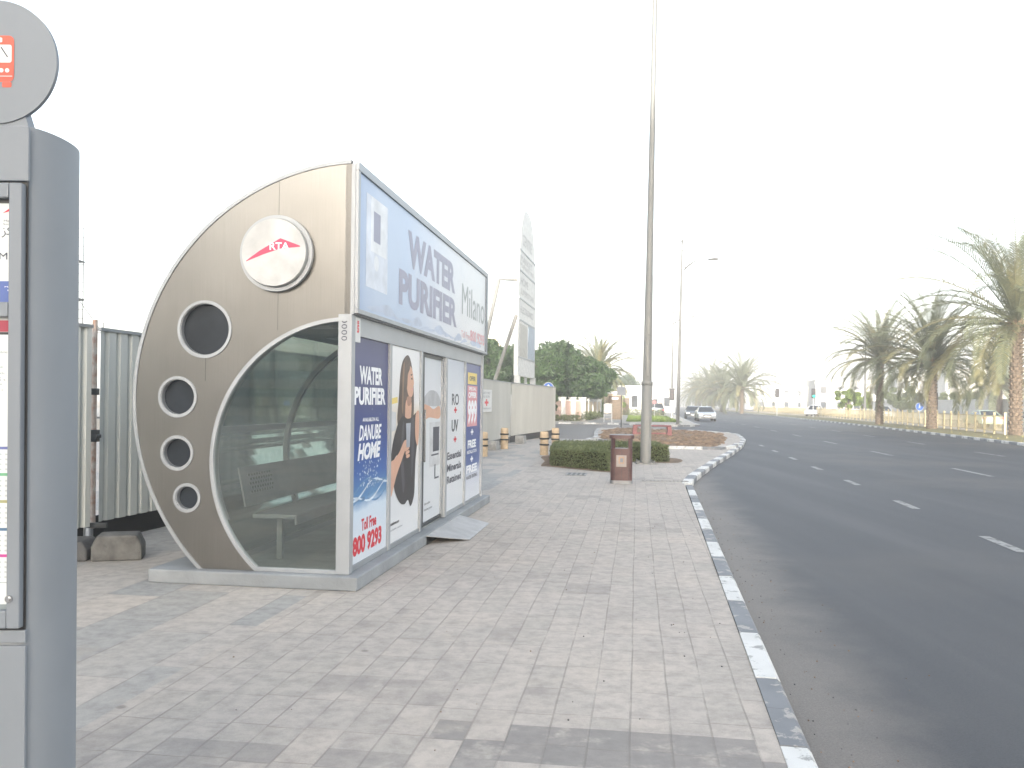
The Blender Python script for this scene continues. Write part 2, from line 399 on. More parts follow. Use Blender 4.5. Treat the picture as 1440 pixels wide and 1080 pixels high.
def copy_tree(o, parent=None, loc=None, rz=None, label=None, scale=None):
    c = o.copy(); C.objects.link(c)
    if parent: c.parent = parent
    if loc is not None: c.location = loc
    if rz is not None: c.rotation_euler = (0, 0, rz)
    if scale is not None: c.scale = (scale,) * 3 if isinstance(scale, (int, float)) else scale
    if label: c['label'] = label
    for ch in list(o.children): copy_tree(ch, c)
    return c
XY = frame2((0, 0, 0), (1, 0, 0), (0, 1, 0), (0, 0, 1))

# ------------------------------------------------------------------ setting
g = MB(); g.add([(-700, -260, -.14), (700, -260, -.14), (700, 700, -.14), (-700, 700, -.14)], [(0, 1, 2, 3)])
struct(g.build('ground', 'sand'))
def poly_sheet(name, poly, z, m):
    mb = MB(); vs, fs = shape2d([poly]); mb.add([(x, y, z) for x, y in vs], fs); return mb.build(name, m)
struct(poly_sheet('road', [(-60, -60), (8, -60), (17.0, 0), (23.2, 38.7), (29.7, 71.2), (36.7, 112.7), (58, 250), (95, 480), (-60, 480)], -.12, 'asphalt'))
# walkway edge (outer line of the kerb, towards the road)
def at_kerb(y): return 1.38 + (y - 3.77) * .1689
K1 = [(at_kerb(-40), -40), (1.38, 3.77), (3.64, 17.15)]
K2 = [(3.64, 17.15), (3.78, 17.75), (4.16, 19.1), (4.76, 20.93), (5.83, 24.14), (7.45, 28.71), (9.2, 33.9), (10.75, 39.17), (11.55, 42.6), (12.3, 46.2), (12.4, 49.0), (11.5, 51.9), (9.3, 54.4), (6.8, 55.8), (5.4, 54.0), (4.6, 47.5), (3.9, 40.5), (3.2, 37.6), (1.2, 37.0)]
def resample(pts, step):
    out = []; pts = [Vector((p[0], p[1], 0)) for p in pts]; acc = 0; nxt = 0; 
    for a, b in zip(pts, pts[1:]):
        L = (b - a).length
        while nxt <= acc + L + 1e-9:
            out.append(a + (b - a) * ((nxt - acc) / L)); nxt += step
        acc += L
    return out
def offset_line(pts, w):
    out = []
    for i, p in enumerate(pts):
        t = (pts[min(i + 1, len(pts) - 1)] - pts[max(i - 1, 0)]).normalized()
        out.append(p + Vector((-t.y, t.x, 0)) * w)
    return out
def kerb(name, pts, w=.14, top=.006, bot=-.13, step=.5, per=2, start=0, lip=.02, jitter=.004):
    P = resample(pts, step); Q = offset_line(P, w); m = MB()
    for i in range(len(P) - 1):
        a, b, c, d = P[i].copy(), P[i + 1].copy(), Q[i + 1].copy(), Q[i].copy()
        mi = ((i + start) // per) % 2; j = rnd.uniform(-jitter, jitter)
        if i % per == per - 1 or True:
            e = (b - a).normalized() * .004
            if (i + 1 + start) % per == 0: b -= e; c -= e
            if (i + start) % per == 0: a += e; d += e
        a2, b2 = a + (d - a) * (lip / w), b + (c - b) * (lip / w)
        vs = [(p.x, p.y, bot) for p in (a, b, c, d)] + [(a.x, a.y, top - lip + j), (b.x, b.y, top - lip + j), (b2.x, b2.y, top + j), (a2.x, a2.y, top + j), (c.x, c.y, top + j), (d.x, d.y, top + j)]
        fs = [(0, 1, 5, 4), (4, 5, 6, 7), (7, 6, 8, 9), (2, 3, 9, 8), (0, 4, 7, 9, 3), (1, 2, 8, 6, 5)]
        m.add(vs, fs, mi)
    return struct(m.build(name, ['kerb_white', 'kerb_grey']))
k1s = resample(K1, 1.0)
kerb('kerb', [(at_kerb(-39.9), -39.9), (3.64, 17.15)], start=1, step=.5, per=2)
kerb('kerb', K2, step=.5, per=2, w=.2, start=0)
# pavement body
PV = [(-30, -40), (at_kerb(-40) - .14, -40)] + [(1.38 - .138, 3.77 + .03), (3.64 - .15, 17.2)]
q = offset_line([Vector((p[0], p[1], 0)) for p in K2], .195)
PV += [(p.x, p.y) for p in q[1:]] + [(1.2, 37.0), (-30, 37.0)]
struct(poly_sheet('pavement', PV, 0, 'pavers'))
struct(poly_sheet('site_ground', [(-30, 37.004), (1.2, 37.004), (2.0, 41.3), (2.0, 66), (-30, 66)], .003, 'sand'))
# planting bed of bare soil with its raised kerb
BED = [(3.75, 35.2), (5.65, 31.3), (7.0, 30.6), (8.0, 33.0), (9.3, 37.2), (10.4, 41.5), (11.3, 46.0), (11.2, 48.9), (10.2, 51.3), (8.0, 53.2), (6.6, 53.6), (5.6, 51.0), (4.5, 43)]
bd = MB(); vs, fs = shape2d([BED]); bd.add([(x, y, .005) for x, y in vs], fs)
struct(bd.build('flower_bed_soil', 'soil'))
m = MB(); nb = 0
bb = blob(BED, 14); xs = []
import itertools
G1, G2 = 34, 46
hgt = {}
def inside(x, y, poly):
    c = False
    for i in range(len(poly)):
        (x1, y1), (x2, y2) = poly[i - 1], poly[i]
        if (y1 > y) != (y2 > y) and x < (x2 - x1) * (y - y1) / (y2 - y1) + x1: c = not c
    return c
for _ in range(900):
    x, y = rnd.uniform(3.7, 11.3), rnd.uniform(30.8, 53.5)
    if not inside(x, y, BED): continue
    r = rnd.uniform(.05, .22); n = 6; a0 = rnd.random() * 6
    pr = [(r, -.02), (r * .8, r * .25), (r * .3, r * .42)]
    m.lathe(pr, (x, y, .005), n, 0, 1, rnd.uniform(.6, 1.3))
tag(m.build('soil_clods', 'soil'), 'loose brown soil clods spread over the bare planting bed', 'soil', kind='stuff')
kerb('bed_kerb', [(3.5, 36.2), (3.9, 34.2), (4.6, 30.9), (5.45, 30.2), (7.3, 29.9), (8.2, 31.2), (9.0, 33.6)], w=.18, top=.10, bot=0, step=.6, per=2, start=1)
# low drain grating set in the walkway by the bay
def grate(x, y, w, d, n, rz, label):
    t = thing('drain_grate', label, 'drain', (x, y, 0), rz)
    mb = MB(); mb.box(-w / 2, w / 2, -d / 2, d / 2, .001, .006); mb.build('slot_bed', 'black', t)
    mb = MB()
    for i in range(n + 1):
        xx = -w / 2 + w * i / n; mb.box(xx - w / n * .22, xx + w / n * .22, -d / 2, d / 2, .006, .012)
    mb.box(-w / 2, w / 2, -d / 2 - .02, -d / 2, .0, .012); mb.box(-w / 2, w / 2, d / 2, d / 2 + .02, .0, .012)
    mb.build('bars', 'concrete', t)
grate(3.15, 17.55, .95, .16, 12, R(-3), 'narrow drain grating running across the paving to the kerb corner')
grate(1.45, 19.0, .42, .7, 4, R(-8), 'small slotted drain cover in the paving before the hedge')
m = MB()
for _ in range(260):
    y = 3.2 + 15 * rnd.random() ** 1.3; x = at_kerb(y) + .06 + abs(rnd.gauss(0, .30)); rr0 = rnd.uniform(.003, .007)
    m.lathe([(rr0, -.002), (rr0 * .8, rr0 * .6), (rr0 * .2, rr0 * .9)], (x, y, -.119), 5, rnd.randrange(2), 1, rnd.uniform(.6, 1.5))
for _ in range(110):
    y = 3.2 + 13 * rnd.random(); x = at_kerb(y) - .25 - abs(rnd.gauss(0, 1.4)); rr0 = rnd.uniform(.002, .006)
    m.lathe([(rr0, -.001), (rr0 * .8, rr0 * .5), (rr0 * .2, rr0 * .8)], (x, y, .001), 5, rnd.randrange(2), 1, rnd.uniform(.6, 2.0))
tag(m.build('grit', ['soil', 'conc_dark']), 'fine grit and dry crumbs scattered along the kerb', 'grit', kind='stuff')
# lane dashes
def dash_line(x0, y0, x1, y1, first, period, length, n, w=.14):
    a, b = Vector((x0, y0, 0)), Vector((x1, y1, 0)); t = (b - a).normalized(); s = Vector((t.y, -t.x, 0)) * w / 2
    for i in range(n):
        p = a + t * (first + period * i); qd = p + t * length; mb = MB()
        mb.add([(v.x, v.y, -.116) for v in (p - s, p + s, qd + s, qd - s)], [(0, 1, 2, 3)])
        struct(mb.build('lane_marking', 'road_line'))
dash_line(6.10, 10.15, 9.9, 32.3, 0, 4.25, 1.25, 7)
dash_line(5.40, 6.0, 6.1, 10.15, 0, 4.25, 1.25, 1)
dash_line(12.0, 21.4, 22.3, 88, -8.9, 8.7, 2.8, 11)
dash_line(17.35, 29.9, 27.0, 88, -17.6, 8.9, 2.8, 9)
# block north of the side street
NB = [(-60, 69), (7.2, 68.6), (9.2, 67.2), (10.0, 65.0), (11.6, 63.9), (13.4, 64.1), (14.6, 66.0), (15.4, 72), (17.0, 82), (21.8, 112), (30.5, 165), (50, 290), (70, 400), (-60, 400)]
struct(poly_sheet('far_pavement', NB[:1] + NB[1:], .0, 'walk'))
kerb('kerb', [NB[11], NB[10], NB[9], NB[8], NB[7], NB[6], NB[5], NB[4], NB[3], NB[2], NB[1], (-10, 68.85)], w=-.2, step=1.0, per=1, top=.012)
# side path, pale
struct(poly_sheet('path', [(6.0, 69.6), (9.6, 69.3), (14.2, 98), (19, 128), (17.0, 128), (11.5, 98)], .006, 'concrete'))
def lawn(name, poly, m, label, z=.02):
    vs, fs = shape2d([poly]); mb = MB(); mb.add([(x, y, z) for x, y in vs], fs)
    n = len(poly); 
    # blades
    xs = [p[0] for p in poly]; ys = [p[1] for p in poly]
    for _ in range(2600):
        x, y = rnd.uniform(min(xs), max(xs)), rnd.uniform(min(ys), max(ys))
        if not inside(x, y, poly): continue
        a = rnd.random() * 3.14; h = rnd.uniform(.05, .13); w = .07
        dx, dy = math.cos(a) * w, math.sin(a) * w
        mb.add([(x - dx, y - dy, z), (x + dx, y + dy, z), (x + rnd.uniform(-.05, .05), y, z + h)], [(0, 1, 2)])
    tag(mb.build(name, m), label, 'grass', kind='stuff')
lawn('grass', [(9.8, 73), (14.6, 73.0), (19.6, 108), (15.0, 110)], 'grass', 'bright green lawn patch between path and road')
# median on the far side of the road
MK = [(17.0 - 6.2, -40), (17.0, 0), (23.2, 38.7), (29.7, 71.2), (36.7, 112.7), (58, 250), (90, 450)]
kerb('kerb', MK[::-1], w=.2, step=1.0, per=1, top=.012)
off = lambda k: [(x + k, y) for x, y in MK]
struct(poly_sheet('median', off(.19) + off(7.6)[::-1], 0, 'sand'))
lawn('grass', [(17.3, 0), (23.5, 38.7), (30.0, 71.2), (37.0, 112.7), (58.4, 250), (62, 250), (41.2, 112.7), (33.6, 71.2), (27.2, 38.7), (21, 0)], 'grassdry', 'dry yellowish grass verge under the palms', .008)
struct(poly_sheet('far_road', off(7.8) + off(26)[::-1], -.116, 'oppos'))
struct(poly_sheet('far_sidewalk', off(19.5) + off(30)[::-1], -.02, 'walk'))

# ------------------------------------------------------------------ air-conditioned bus shelter
S0 = Vector((-1.379, 7.226, 0)); LEN = 6.30
sh = thing('bus_shelter', 'rounded stainless steel bus shelter with glass end and advert panels on the pavement', 'bus shelter', S0, math.atan2(ES.y, ES.x))
OC, OR_ = (.065, 1.59), 2.012      # outer circle  (y is depth to the back; u = -y)
IC, IR = (.0, 1.055), 1.245
END = frame2((0, 0, 0), (0, -1, 0), (0, 0, 1), (-1, 0, 0))     # u=-y, w=z, d=-x
def arc(c, r, a0, a1, n): return [(c[0] + r * math.cos(R(a0 + (a1 - a0) * i / n)), c[1] + r * math.sin(R(a0 + (a1 - a0) * i / n))) for i in range(n + 1)]
zb = .12
def ang(c, r, z): return math.degrees(math.asin((z - c[1]) / r))
aO = 180 - ang(OC, OR_, zb)      # lower end of the outer arc (left side, in u)
aI = 180 - ang(IC, IR, zb)
u_post = -.0
outer = arc(OC, OR_, math.degrees(math.acos((0 - OC[0]) / OR_)), aO, 60)
inner = arc(IC, IR, 90, aI, 48)
plate = outer + inner[::-1] + [(0, inner[0][1])]
holes = [(-1.312, 2.198, .235), (-1.556, 1.608, .165), (-1.556, 1.118, .138), (-1.458, .729, .112)]
def circ(u, w, r, n=40): return [(u + r * math.cos(2 * math.pi * k / n), w + r * math.sin(2 * math.pi * k / n)) for k in range(n)]
def end_assembly(x, sgn, seg=True):
    fr = frame2((x, 0, 0), (0, -1, 0), (0, 0, 1), (-sgn, 0, 0))
    vs, fs = shape2d([plate] + [circ(*h) for h in holes])
    mb = MB(); n = len(vs)
    mb.add([fr(a, b, .012) for a, b in vs], fs); mb.add([fr(a, b, -.012) for a, b in vs], [f[::-1] for f in fs])
    for lp in [plate] + [circ(*h) for h in holes]:
        k = len(lp); mb.add([fr(a, b, .012) for a, b in lp] + [fr(a, b, -.012) for a, b in lp], [(i, (i + 1) % k, (i + 1) % k + k, i + k) for i in range(k)])
    p = mb.build('end_panel', 'steel', sh)
    # sheet seams
    for uu, w0, w1 in ((-.645, 3.15, 3.50), (-.645, 2.19, 2.53), (-1.30, 1.75, 1.96)):
        s = MB(); s.box(-.0015, .0015, -.001, .001, w0, w1, 0, Matrix.Translation(fr(uu, 0, .0125))); s.build('seam', 'dark', p)
    # trims along both arcs
    def strip(lp, w, d0, d1, mi=0):
        m_ = MB(); L = len(lp)
        pts = [Vector((a, b, 0)) for a, b in lp]; q_ = offset_line(pts, w)
        for i in range(L - 1):
            a, b, c, d = pts[i], pts[i + 1], q_[i + 1], q_[i]
            m_.add([fr(p_.x, p_.y, dd) for dd in (d0, d1) for p_ in (a, b, c, d)], [(3, 2, 1, 0), (4, 5, 6, 7), (0, 1, 5, 4), (2, 3, 7, 6)])
        return m_
    strip(outer, -.03, -.03, .022).build('outer_trim', 'alu', sh, True)
    strip(inner, .032, -.03, .03).build('arch_trim', 'alu_pale', sh, True)
    for u, w, r in holes:
        h = MB(); h.ring(fr, u, w, r - .008, r + .016, .01, .022, 48); h.ring(fr, u, w, r - .014, r - .002, -.04, .012, 48)
        ho = h.build('porthole', 'alu', sh, True)
        gg = MB(); gg.disc(fr, u, w, r - .013, -.036, 48); gg.build('pane', M['porthole_glass'], ho)
    # arched end glazing
    gl = [(0, 2.20)] + [] ; poly = [(a, b) for a, b in inner] + [(0, zb)] 
    vs, fs = shape2d([poly]); gm = MB(); gm.add([fr(a, b, -.002) for a, b in vs], fs); gm.build('end_glass', M['glass_clear'], sh)
    sl = MB(); b0 = inner[-1][0]
    sl.prism([(b0, zb), (-.10, zb), (-.10, zb + .032), (b0 + .0, zb + .032)], fr, -.03, .02); sl.build('sill', 'alu_pale', sh)
    return p
M['porthole_glass'] = mat('porthole_dark', (.022, .027, .034), .32, 0, .2, 3, spec=.35)
end_assembly(.012, 1); end_assembly(LEN - .012, -1)
# logo roundel on the end
lg = MB(); lg.ring(END, -.648, 2.842, .02, .325, .012, .035, 64, 1); lg.ring(END, -.648, 2.842, .295, .325, .035, .05, 64, 1)
lg.ring(END, -.648, 2.842, .0, .285, .03, .095, 64, 0); 
def LG(u, w, d=0): return END(-.648 + u, 2.842 + w, d)
flat(lg, [[(-.245, -.068), (-.13, .012), (.06, .118), (.235, .052), (.235, .043), (.06, .03), (-.09, -.016), (-.245, -.075)]], LG, .0965, 2)
lg.text('RTA', LG, -.035, .140, .020, .082, .098, 3, 0, .02)
lg.build('logo_roundel', [mat('roundel_white', (.50, .50, .49), .55), 'alu_pale', mat('logo_crimson', (.58, .06, .12), .4), 'txt'], sh, True)
# roof / back shell: solid steel over the upper part, glazed below
def shell(c, r, a0, a1, n, x0, x1, th, name, m):
    lp = arc(c, r, a0, a1, n); mb = MB()
    for i in range(n):
        (u0, w0), (u1, w1) = lp[i], lp[i + 1]
        k0, k1 = (r - th) / r, (r - th) / r
        a = [(u0, w0), (u1, w1), (c[0] + (u1 - c[0]) * k1, c[1] + (w1 - c[1]) * k1), (c[0] + (u0 - c[0]) * k0, c[1] + (w0 - c[1]) * k0)]
        mb.add([(x, -u, w) for x in (x0, x1) for u, w in a], [(0, 1, 2, 3), (7, 6, 5, 4), (0, 4, 5, 1), (2, 6, 7, 3)])
    return mb.build(name, m, sh, True)
aT = math.degrees(math.acos((0 - OC[0]) / OR_))
shell(OC, OR_ - .004, aT, 150, 24, .026, LEN - .026, .03, 'roof_shell', 'steel')
shell(OC, OR_ - .012, 150, aO, 24, .026, LEN - .026, .012, 'back_glazing', M['glass_back'])
for i in range(5):
    x = .06 + (LEN - .12) * i / 4
    shell(IC, IR + .02, 100, 205, 24, x - .03, x + .03, .05, 'rib', 'alu')
# base, floor, ceiling
b = MB(); b.box(-.10, LEN + .10, -.12, 1.76, .0, .118); b.build('plinth', 'plinth', sh, bevel=.012)
b = MB(); b.box(.03, LEN - .03, .03, 1.15, .1185, .13); b.build('floor_plate', 'floor', sh)
b = MB(); b.box(.10, LEN - .10, .05, 1.42, 2.30, 2.335); b.build('ceiling_panel', 'ceil', sh)
for i in range(4): b = MB(); b.box(.7 + 1.5 * i, 1.0 + 1.5 * i, .45, 1.05, 2.285, 2.299); b.build('ceiling_light', 'white', sh)
b = MB()
b.box(.10, LEN - .10, 1.33, 1.37, 1.28, 1.34); b.build('waist_rail', 'alu', sh)
# bench inside, with perforated backrest
bench = MB(); bench.box(.35, 5.2, .62, 1.02, .52, .56); bench.box(.35, 5.2, .60, .62, .47, .56); bs = bench.build('bench_seat', 'steel_plain', sh, bevel=.008)
bk = MB()
T = Matrix.Translation((0, 1.08, .62)) @ Matrix.Rotation(R(-12), 4, 'X')
bk.box(.35, 5.2, 0, .015, 0, .36, 0, T)
for i in range(9):
    for j in range(5): bk.box(.5 + i * .055 + (j % 2) * .027, .535 + i * .055 + (j % 2) * .027, -.002, 0, .11 + j * .04, .13 + j * .04, 1, T)
bk.build('bench_back', ['steel_plain', 'black'], sh)
for x in (.5, 2.8, 5.05):
    l = MB(); l.box(x, x + .04, .80, .85, .13, .518); l.build('bench_leg', 'steel_plain', sh)
# corner posts
FRONT = frame2((0, 0, 0), (1, 0, 0), (0, 0, 1), (0, -1, 0))
for x0, x1 in ((-.012, .085), (LEN - .13, LEN - .045)):
    p = MB(); p.box(x0, x1, -.02, .10, .12, 2.325); p.build('corner_post', 'alu_pale', sh, bevel=.004)
n4 = MB()
for i, ch in enumerate('0000'): n4.text(ch, frame2((-.014, 0, 0), (0, 0, 1), (0, 1, 0), (-1, 0, 0)), 2.10 + i * .05, 2.14 + i * .05, .02, .07, .001)
n4.build('number_plate', 'txtdark', sh)
# header band, sill rail and mullions of the front
h = MB(); h.box(.085, LEN - .13, -.004, .06, 2.155, 2.325); h.build('header_band', 'alu_pale', sh, bevel=.004)
for xa, xb in ((.0855, 2.395), (3.75, LEN - .131)):
    h = MB(); h.box(xa, xb, -.002, .06, .12, .165); h.build('sill', 'alu', sh)
for x0, x1 in ((1.165, 1.235), (2.395, 2.465), (3.655, 3.75), (4.885, 4.955)):
    h = MB(); h.box(x0, x1, -.012, .055, .121, 2.154); h.build('mullion', 'alu_pale', sh, bevel=.003)
# red and white notice on the header
h = MB(); h.box(.10, .235, -.014, -.005, 2.10, 2.31); h.text('5', FRONT, .14, .195, 2.18, 2.25, .0155, 1, 0, .05); h.text('5', FRONT, .14, .195, 2.255, 2.285, .0155, 1, 0, .05)
h.build('notice_plate', ['white', 'txtred'], sh)

# advert panels (flat printed sheets)
z0, z1 = .166, 2.153
def sheet(x0, x1, m, y=.012):
    mb = MB(); mb.box(x0, x1, y, y + .012, z0, z1); return mb
def FR(yf): return frame2((0, yf, 0), (1, 0, 0), (0, 0, 1), (0, -1, 0))
F12 = FR(.012)
P1 = print_mat('poster_blue_water', [(.15, (.66, .70, .74)), (.62, (.58, .68, .78)), (.72, (.09, .24, .45)), (.95, (.03, .11, .36)), (1.3, (.025, .06, .24)), (1.62, (.035, .05, .17)), (1.95, (.06, .07, .18)), (2.15, (.03, .035, .12))], 2, .18)
p = sheet(.0855, 1.1645, 0)
p.text('WATER', F12, .30, .98, 1.74, 1.905, .0015, 1, 0, .045); p.text('PURIFIER', F12, .17, 1.09, 1.555, 1.715, .0015, 1, 0, .045)
p.text('AVAILABLE IN ALL', F12, .40, .88, 1.405, 1.44, .0015, 1, 0, .03); p.text('DANUBE', F12, .30, .97, 1.235, 1.375, .0015, 1, .25, .03); p.text('HOME', F12, .27, .95, 1.06, 1.215, .0015, 1, .25, .05)
p.text('Toll Free', F12, .40, .84, .425, .535, .0015, 2, 0, .03); p.text('800 9293', F12, .17, 1.01, .225, .40, .0015, 2, 0, .05)
for k in range(5):   # water surface printed as swirls
    pts = []
    for i in range(13): pts.append((.0857 + 1.0785 * i / 12, .66 + .05 * math.sin(i * .55 + k * 1.3) + .035 * k + i * .008))
    lo = [(x, w - .010 - .012 * abs(math.sin(x * 5 + k))) for x, w in pts]
    flat(p, [pts + lo[::-1]], F12, .001 + .0002 * k, 3 + k % 2)
for _ in range(110):
    u = .62 + rnd.gauss(0, .17); w = .80 + abs(rnd.gauss(0, .22)); r = rnd.uniform(.003, .013)
    if .1 < u < 1.15: p.disc(F12, u, w, r, .0022, 7, 4)
p.build('advert_panel', [P1, 'txt', 'txtred', 'wateredge', 'waterlight'], sh)
# printed woman holding a glass
P2 = print_mat('poster_pale_room', [(.15, (.72, .73, .74)), (.6, (.66, .68, .70)), (1.15, (.70, .68, .65)), (1.45, (.70, .62, .50)), (1.6, (.72, .71, .70)), (2.15, (.76, .77, .78))], 2, .12)
p = sheet(1.2355, 2.3945, 0)
def W(u, w, d=0): return F12(1.2355 + u * 1.159, z0 + w * 1.987, d)
def fl(pts, d, mi, sm=True): flat(p, [blob(pts) if sm else pts], W, d, mi)
fl([(.02, .56), (.20, .57), (.20, .66), (.02, .67)], .0008, 6, False); fl([(.02, .70), (.25, .71), (.24, .74), (.02, .73)], .0008, 7, False)
fl([(.40, .93), (.56, .965), (.68, .93), (.76, .84), (.80, .72), (.78, .60), (.70, .56), (.52, .55), (.34, .57), (.24, .62), (.28, .74), (.32, .86)], .001, 2)
fl([(.50, .62), (.68, .62), (.70, .72), (.52, .72)], .0014, 1)
fl([(.50, .87), (.58, .905), (.70, .90), (.76, .855), (.79, .815), (.765, .80), (.765, .765), (.70, .74), (.60, .75), (.53, .80)], .0018, 1)
fl([(.44, .91), (.55, .94), (.64, .90), (.57, .86), (.55, .80), (.50, .72), (.48, .62), (.38, .60), (.34, .70), (.38, .84)], .0022, 2)
fl([(.68, .842), (.73, .847), (.72, .834)], .0026, 3); fl([(.70, .785), (.755, .79), (.72, .773)], .0026, 8); fl([(.66, .862), (.735, .868), (.70, .857)], .0026, 2)
fl([(.54, .735), (.62, .745), (.70, .735), (.68, .70), (.58, .695)], .0024, 10)
fl([(.40, .90), (.46, .92), (.44, .80), (.42, .66), (.38, .68), (.385, .80)], .0025, 11)
fl([(.26, .60), (.42, .64), (.56, .625), (.72, .63), (.90, .655), (.97, .60), (.94, .50), (.88, .40), (.86, .30), (.84, .20), (.72, .145), (.62, .185), (.50, .17), (.34, .19), (.18, .26), (.14, .34), (.30, .38), (.24, .44), (.05, .40), (.10, .50)], .0028, 3)
fl([(.40, .58), (.46, .60), (.44, .44), (.50, .28), (.44, .24), (.36, .42)], .0029, 12); fl([(.70, .60), (.80, .62), (.82, .46), (.74, .30), (.72, .44)], .0029, 12)
fl([(.86, .64), (.98, .66), (.995, .55), (.95, .47), (.86, .52)], .0030, 1)
fl([(.04, .40), (.14, .42), (.30, .45), (.48, .51), (.56, .49), (.42, .42), (.22, .33), (.08, .24), (.02, .27)], .0032, 1)
for k in range(5): fl([(.46 + .02 * k, .50 - .018 * k), (.60 + .01 * k, .520 - .022 * k), (.62 + .01 * k, .507 - .022 * k), (.48 + .02 * k, .485 - .018 * k)], .0036 + .0002 * k, 1)
fl([(.52, .60), (.68, .60), (.66, .47), (.54, .47)], .0048, 5, False)
p.text('danubehome.com', F12, 1.27, 1.62, .34, .375, .0015, 3, 0, .02); p.text('available online', F12, 1.27, 1.75, .285, .305, .0015, 9)
p.build('advert_panel', [P2, 'skin', 'hair', 'dress', 'white', mat('printed_glass', (.42, .45, .50), .3), mat('print_grey', (.55, .56, .57), .4), 'yellow', 'fadered', 'alu_panel', mat('printed_skin_shade', (.42, .23, .16), .4), mat('printed_hair_light', (.24, .15, .10), .4), mat('printed_fold', (.075, .07, .085), .4)], sh)
# RO + UV panel
P3 = print_mat('poster_white_steel', [(.15, (.66, .68, .70)), (1.5, (.68, .70, .72)), (2.0, (.50, .54, .60)), (2.15, (.44, .48, .55))], 2, .15)
p = sheet(3.7505, 4.8845, 0)
p.text('RO', F12, 4.10, 4.55, 1.545, 1.70, .0015, 1, 0, .02); p.text('UV', F12, 4.10, 4.52, 1.19, 1.35, .0015, 1, 0, .04)
for w in (1.44, 1.045): p.text('+', F12, 4.24, 4.42, w, w + .08, .0015, 2, 0, .06)
for k, s in enumerate(('Essential', 'Minerals', 'Retained')): p.text(s, F12, 3.86, 4.74, .83 - k * .155, .93 - k * .155, .0015, 1, 0, .03)
p.build('advert_panel', [P3, 'txtdark', 'txtred'], sh)
P4 = print_mat('poster_offer_blue', [(.15, (.70, .72, .75)), (.52, (.55, .58, .66)), (.66, (.10, .15, .34)), (1.2, (.05, .08, .26)), (2.15, (.10, .12, .26))], 2, .1)
p = sheet(4.9555, LEN - .131, 0)
p.prism([(5.16, 1.85), (5.86, 1.85), (5.86, 2.02), (5.16, 2.02)], F12, .0008, .002, 2); p.text('OFFER', F12, 5.28, 5.74, 1.90, 1.97, .003, 4, 0, .03)
p.prism([(5.14, 1.23), (5.90, 1.23), (5.90, 1.83), (5.14, 1.83)], F12, .0008, .002, 3)
p.text('SPECIAL', F12, 5.24, 5.80, 1.76, 1.81, .003, 1, 0, .03); p.text('OFFER', F12, 5.2, 5.84, 1.65, 1.735, .003, 1, 0, .05); p.text('999', F12, 5.17, 5.87, 1.26, 1.62, .003, 1, 0, .05)
for w in (1.10, .70): p.text('+', F12, 5.42, 5.62, w, w + .09, .0015, 1, 0, .06)
p.text('FREE', F12, 5.2, 5.84, .91, 1.03, .0015, 1, 0, .05); p.text('INSTALLATION', F12, 5.16, 5.90, .83, .88, .0015, 1, 0, .03)
p.text('FREE', F12, 5.12, 5.94, .545, .665, .0015, 1, 0, .05); p.text('WATER TESTING', F12, 5.12, 5.94, .46, .51, .0015, 4, 0, .03)
p.build('advert_panel', [P4, 'txt', 'yellow', 'fadered', 'txtdark'], sh)
# sliding door
dr = MB(); dr.box(2.4655, 3.6545, .075, .10, .165, 2.15)
d = thing('x', None, None); bpy.data.objects.remove(d)
f = MB(); f.box(2.47, 2.66, .02, .07, .14, 2.154, 0); f.box(2.66, 3.60, .03, .07, .14, .175, 0); f.box(2.66, 3.60, .03, .07, 2.11, 2.154, 0); f.box(3.60, 3.654, .02, .07, .14, 2.154, 1)
df = f.build('door', ['dark', 'alu'], sh)
F5 = FR(.045)
PD = print_mat('poster_door', [(.15, (.64, .66, .68)), (1.2, (.66, .68, .69)), (1.8, (.60, .62, .66)), (2.15, (.52, .56, .60))], 2, .12)
f = MB(); f.box(2.66, 3.60, .045, .055, .175, 2.11)
flat(f, [blob([(2.66, 1.53), (2.9, 1.56), (3.2, 1.50), (3.5, 1.54), (3.59, 1.46), (3.5, 1.38), (3.0, 1.40), (2.67, 1.36)])], F5, .001, 1)
flat(f, [blob([(2.70, 1.60), (3.0, 1.72), (3.4, 1.70), (3.58, 1.55), (3.0, 1.54)])], F5, .0013, 5)
f.prism([(3.02, .80), (3.56, .80), (3.56, 1.34), (3.02, 1.34)], F5, .0008, .002, 2); f.prism([(3.2, .98), (3.52, .98), (3.52, 1.28), (3.2, 1.28)], F5, .002, .003, 3)
f.prism([(3.12, .93), (3.5, .93), (3.5, .95), (3.12, .95)], F5, .002, .0035, 3)
f.prism([(3.30, .66), (3.34, .66), (3.34, .82), (3.30, .82)], F5, .002, .0035, 3); f.prism([(3.30, .64), (3.52, .64), (3.52, .66), (3.30, .66)], F5, .002, .0035, 3)
f.text('danube', F5, 2.8, 3.1, .37, .40, .0015, 4); f.text('home.com', F5, 2.8, 3.2, .30, .33, .0015, 4)
f.build('door_sheet', [PD, 'skin', mat('print_grey'+'2', (.60, .61, .62), .4), 'txtdark', 'txtdark', mat('print_grey3', (.42, .43, .45), .4)], df)
f = MB(); f.box(2.52, 2.545, -.03, -.005, .9, 1.5); f.box(2.52, 2.545, -.005, .02, .93, .96); f.box(2.52, 2.545, -.005, .02, 1.44, 1.47); f.build('handle', 'chrome', df)
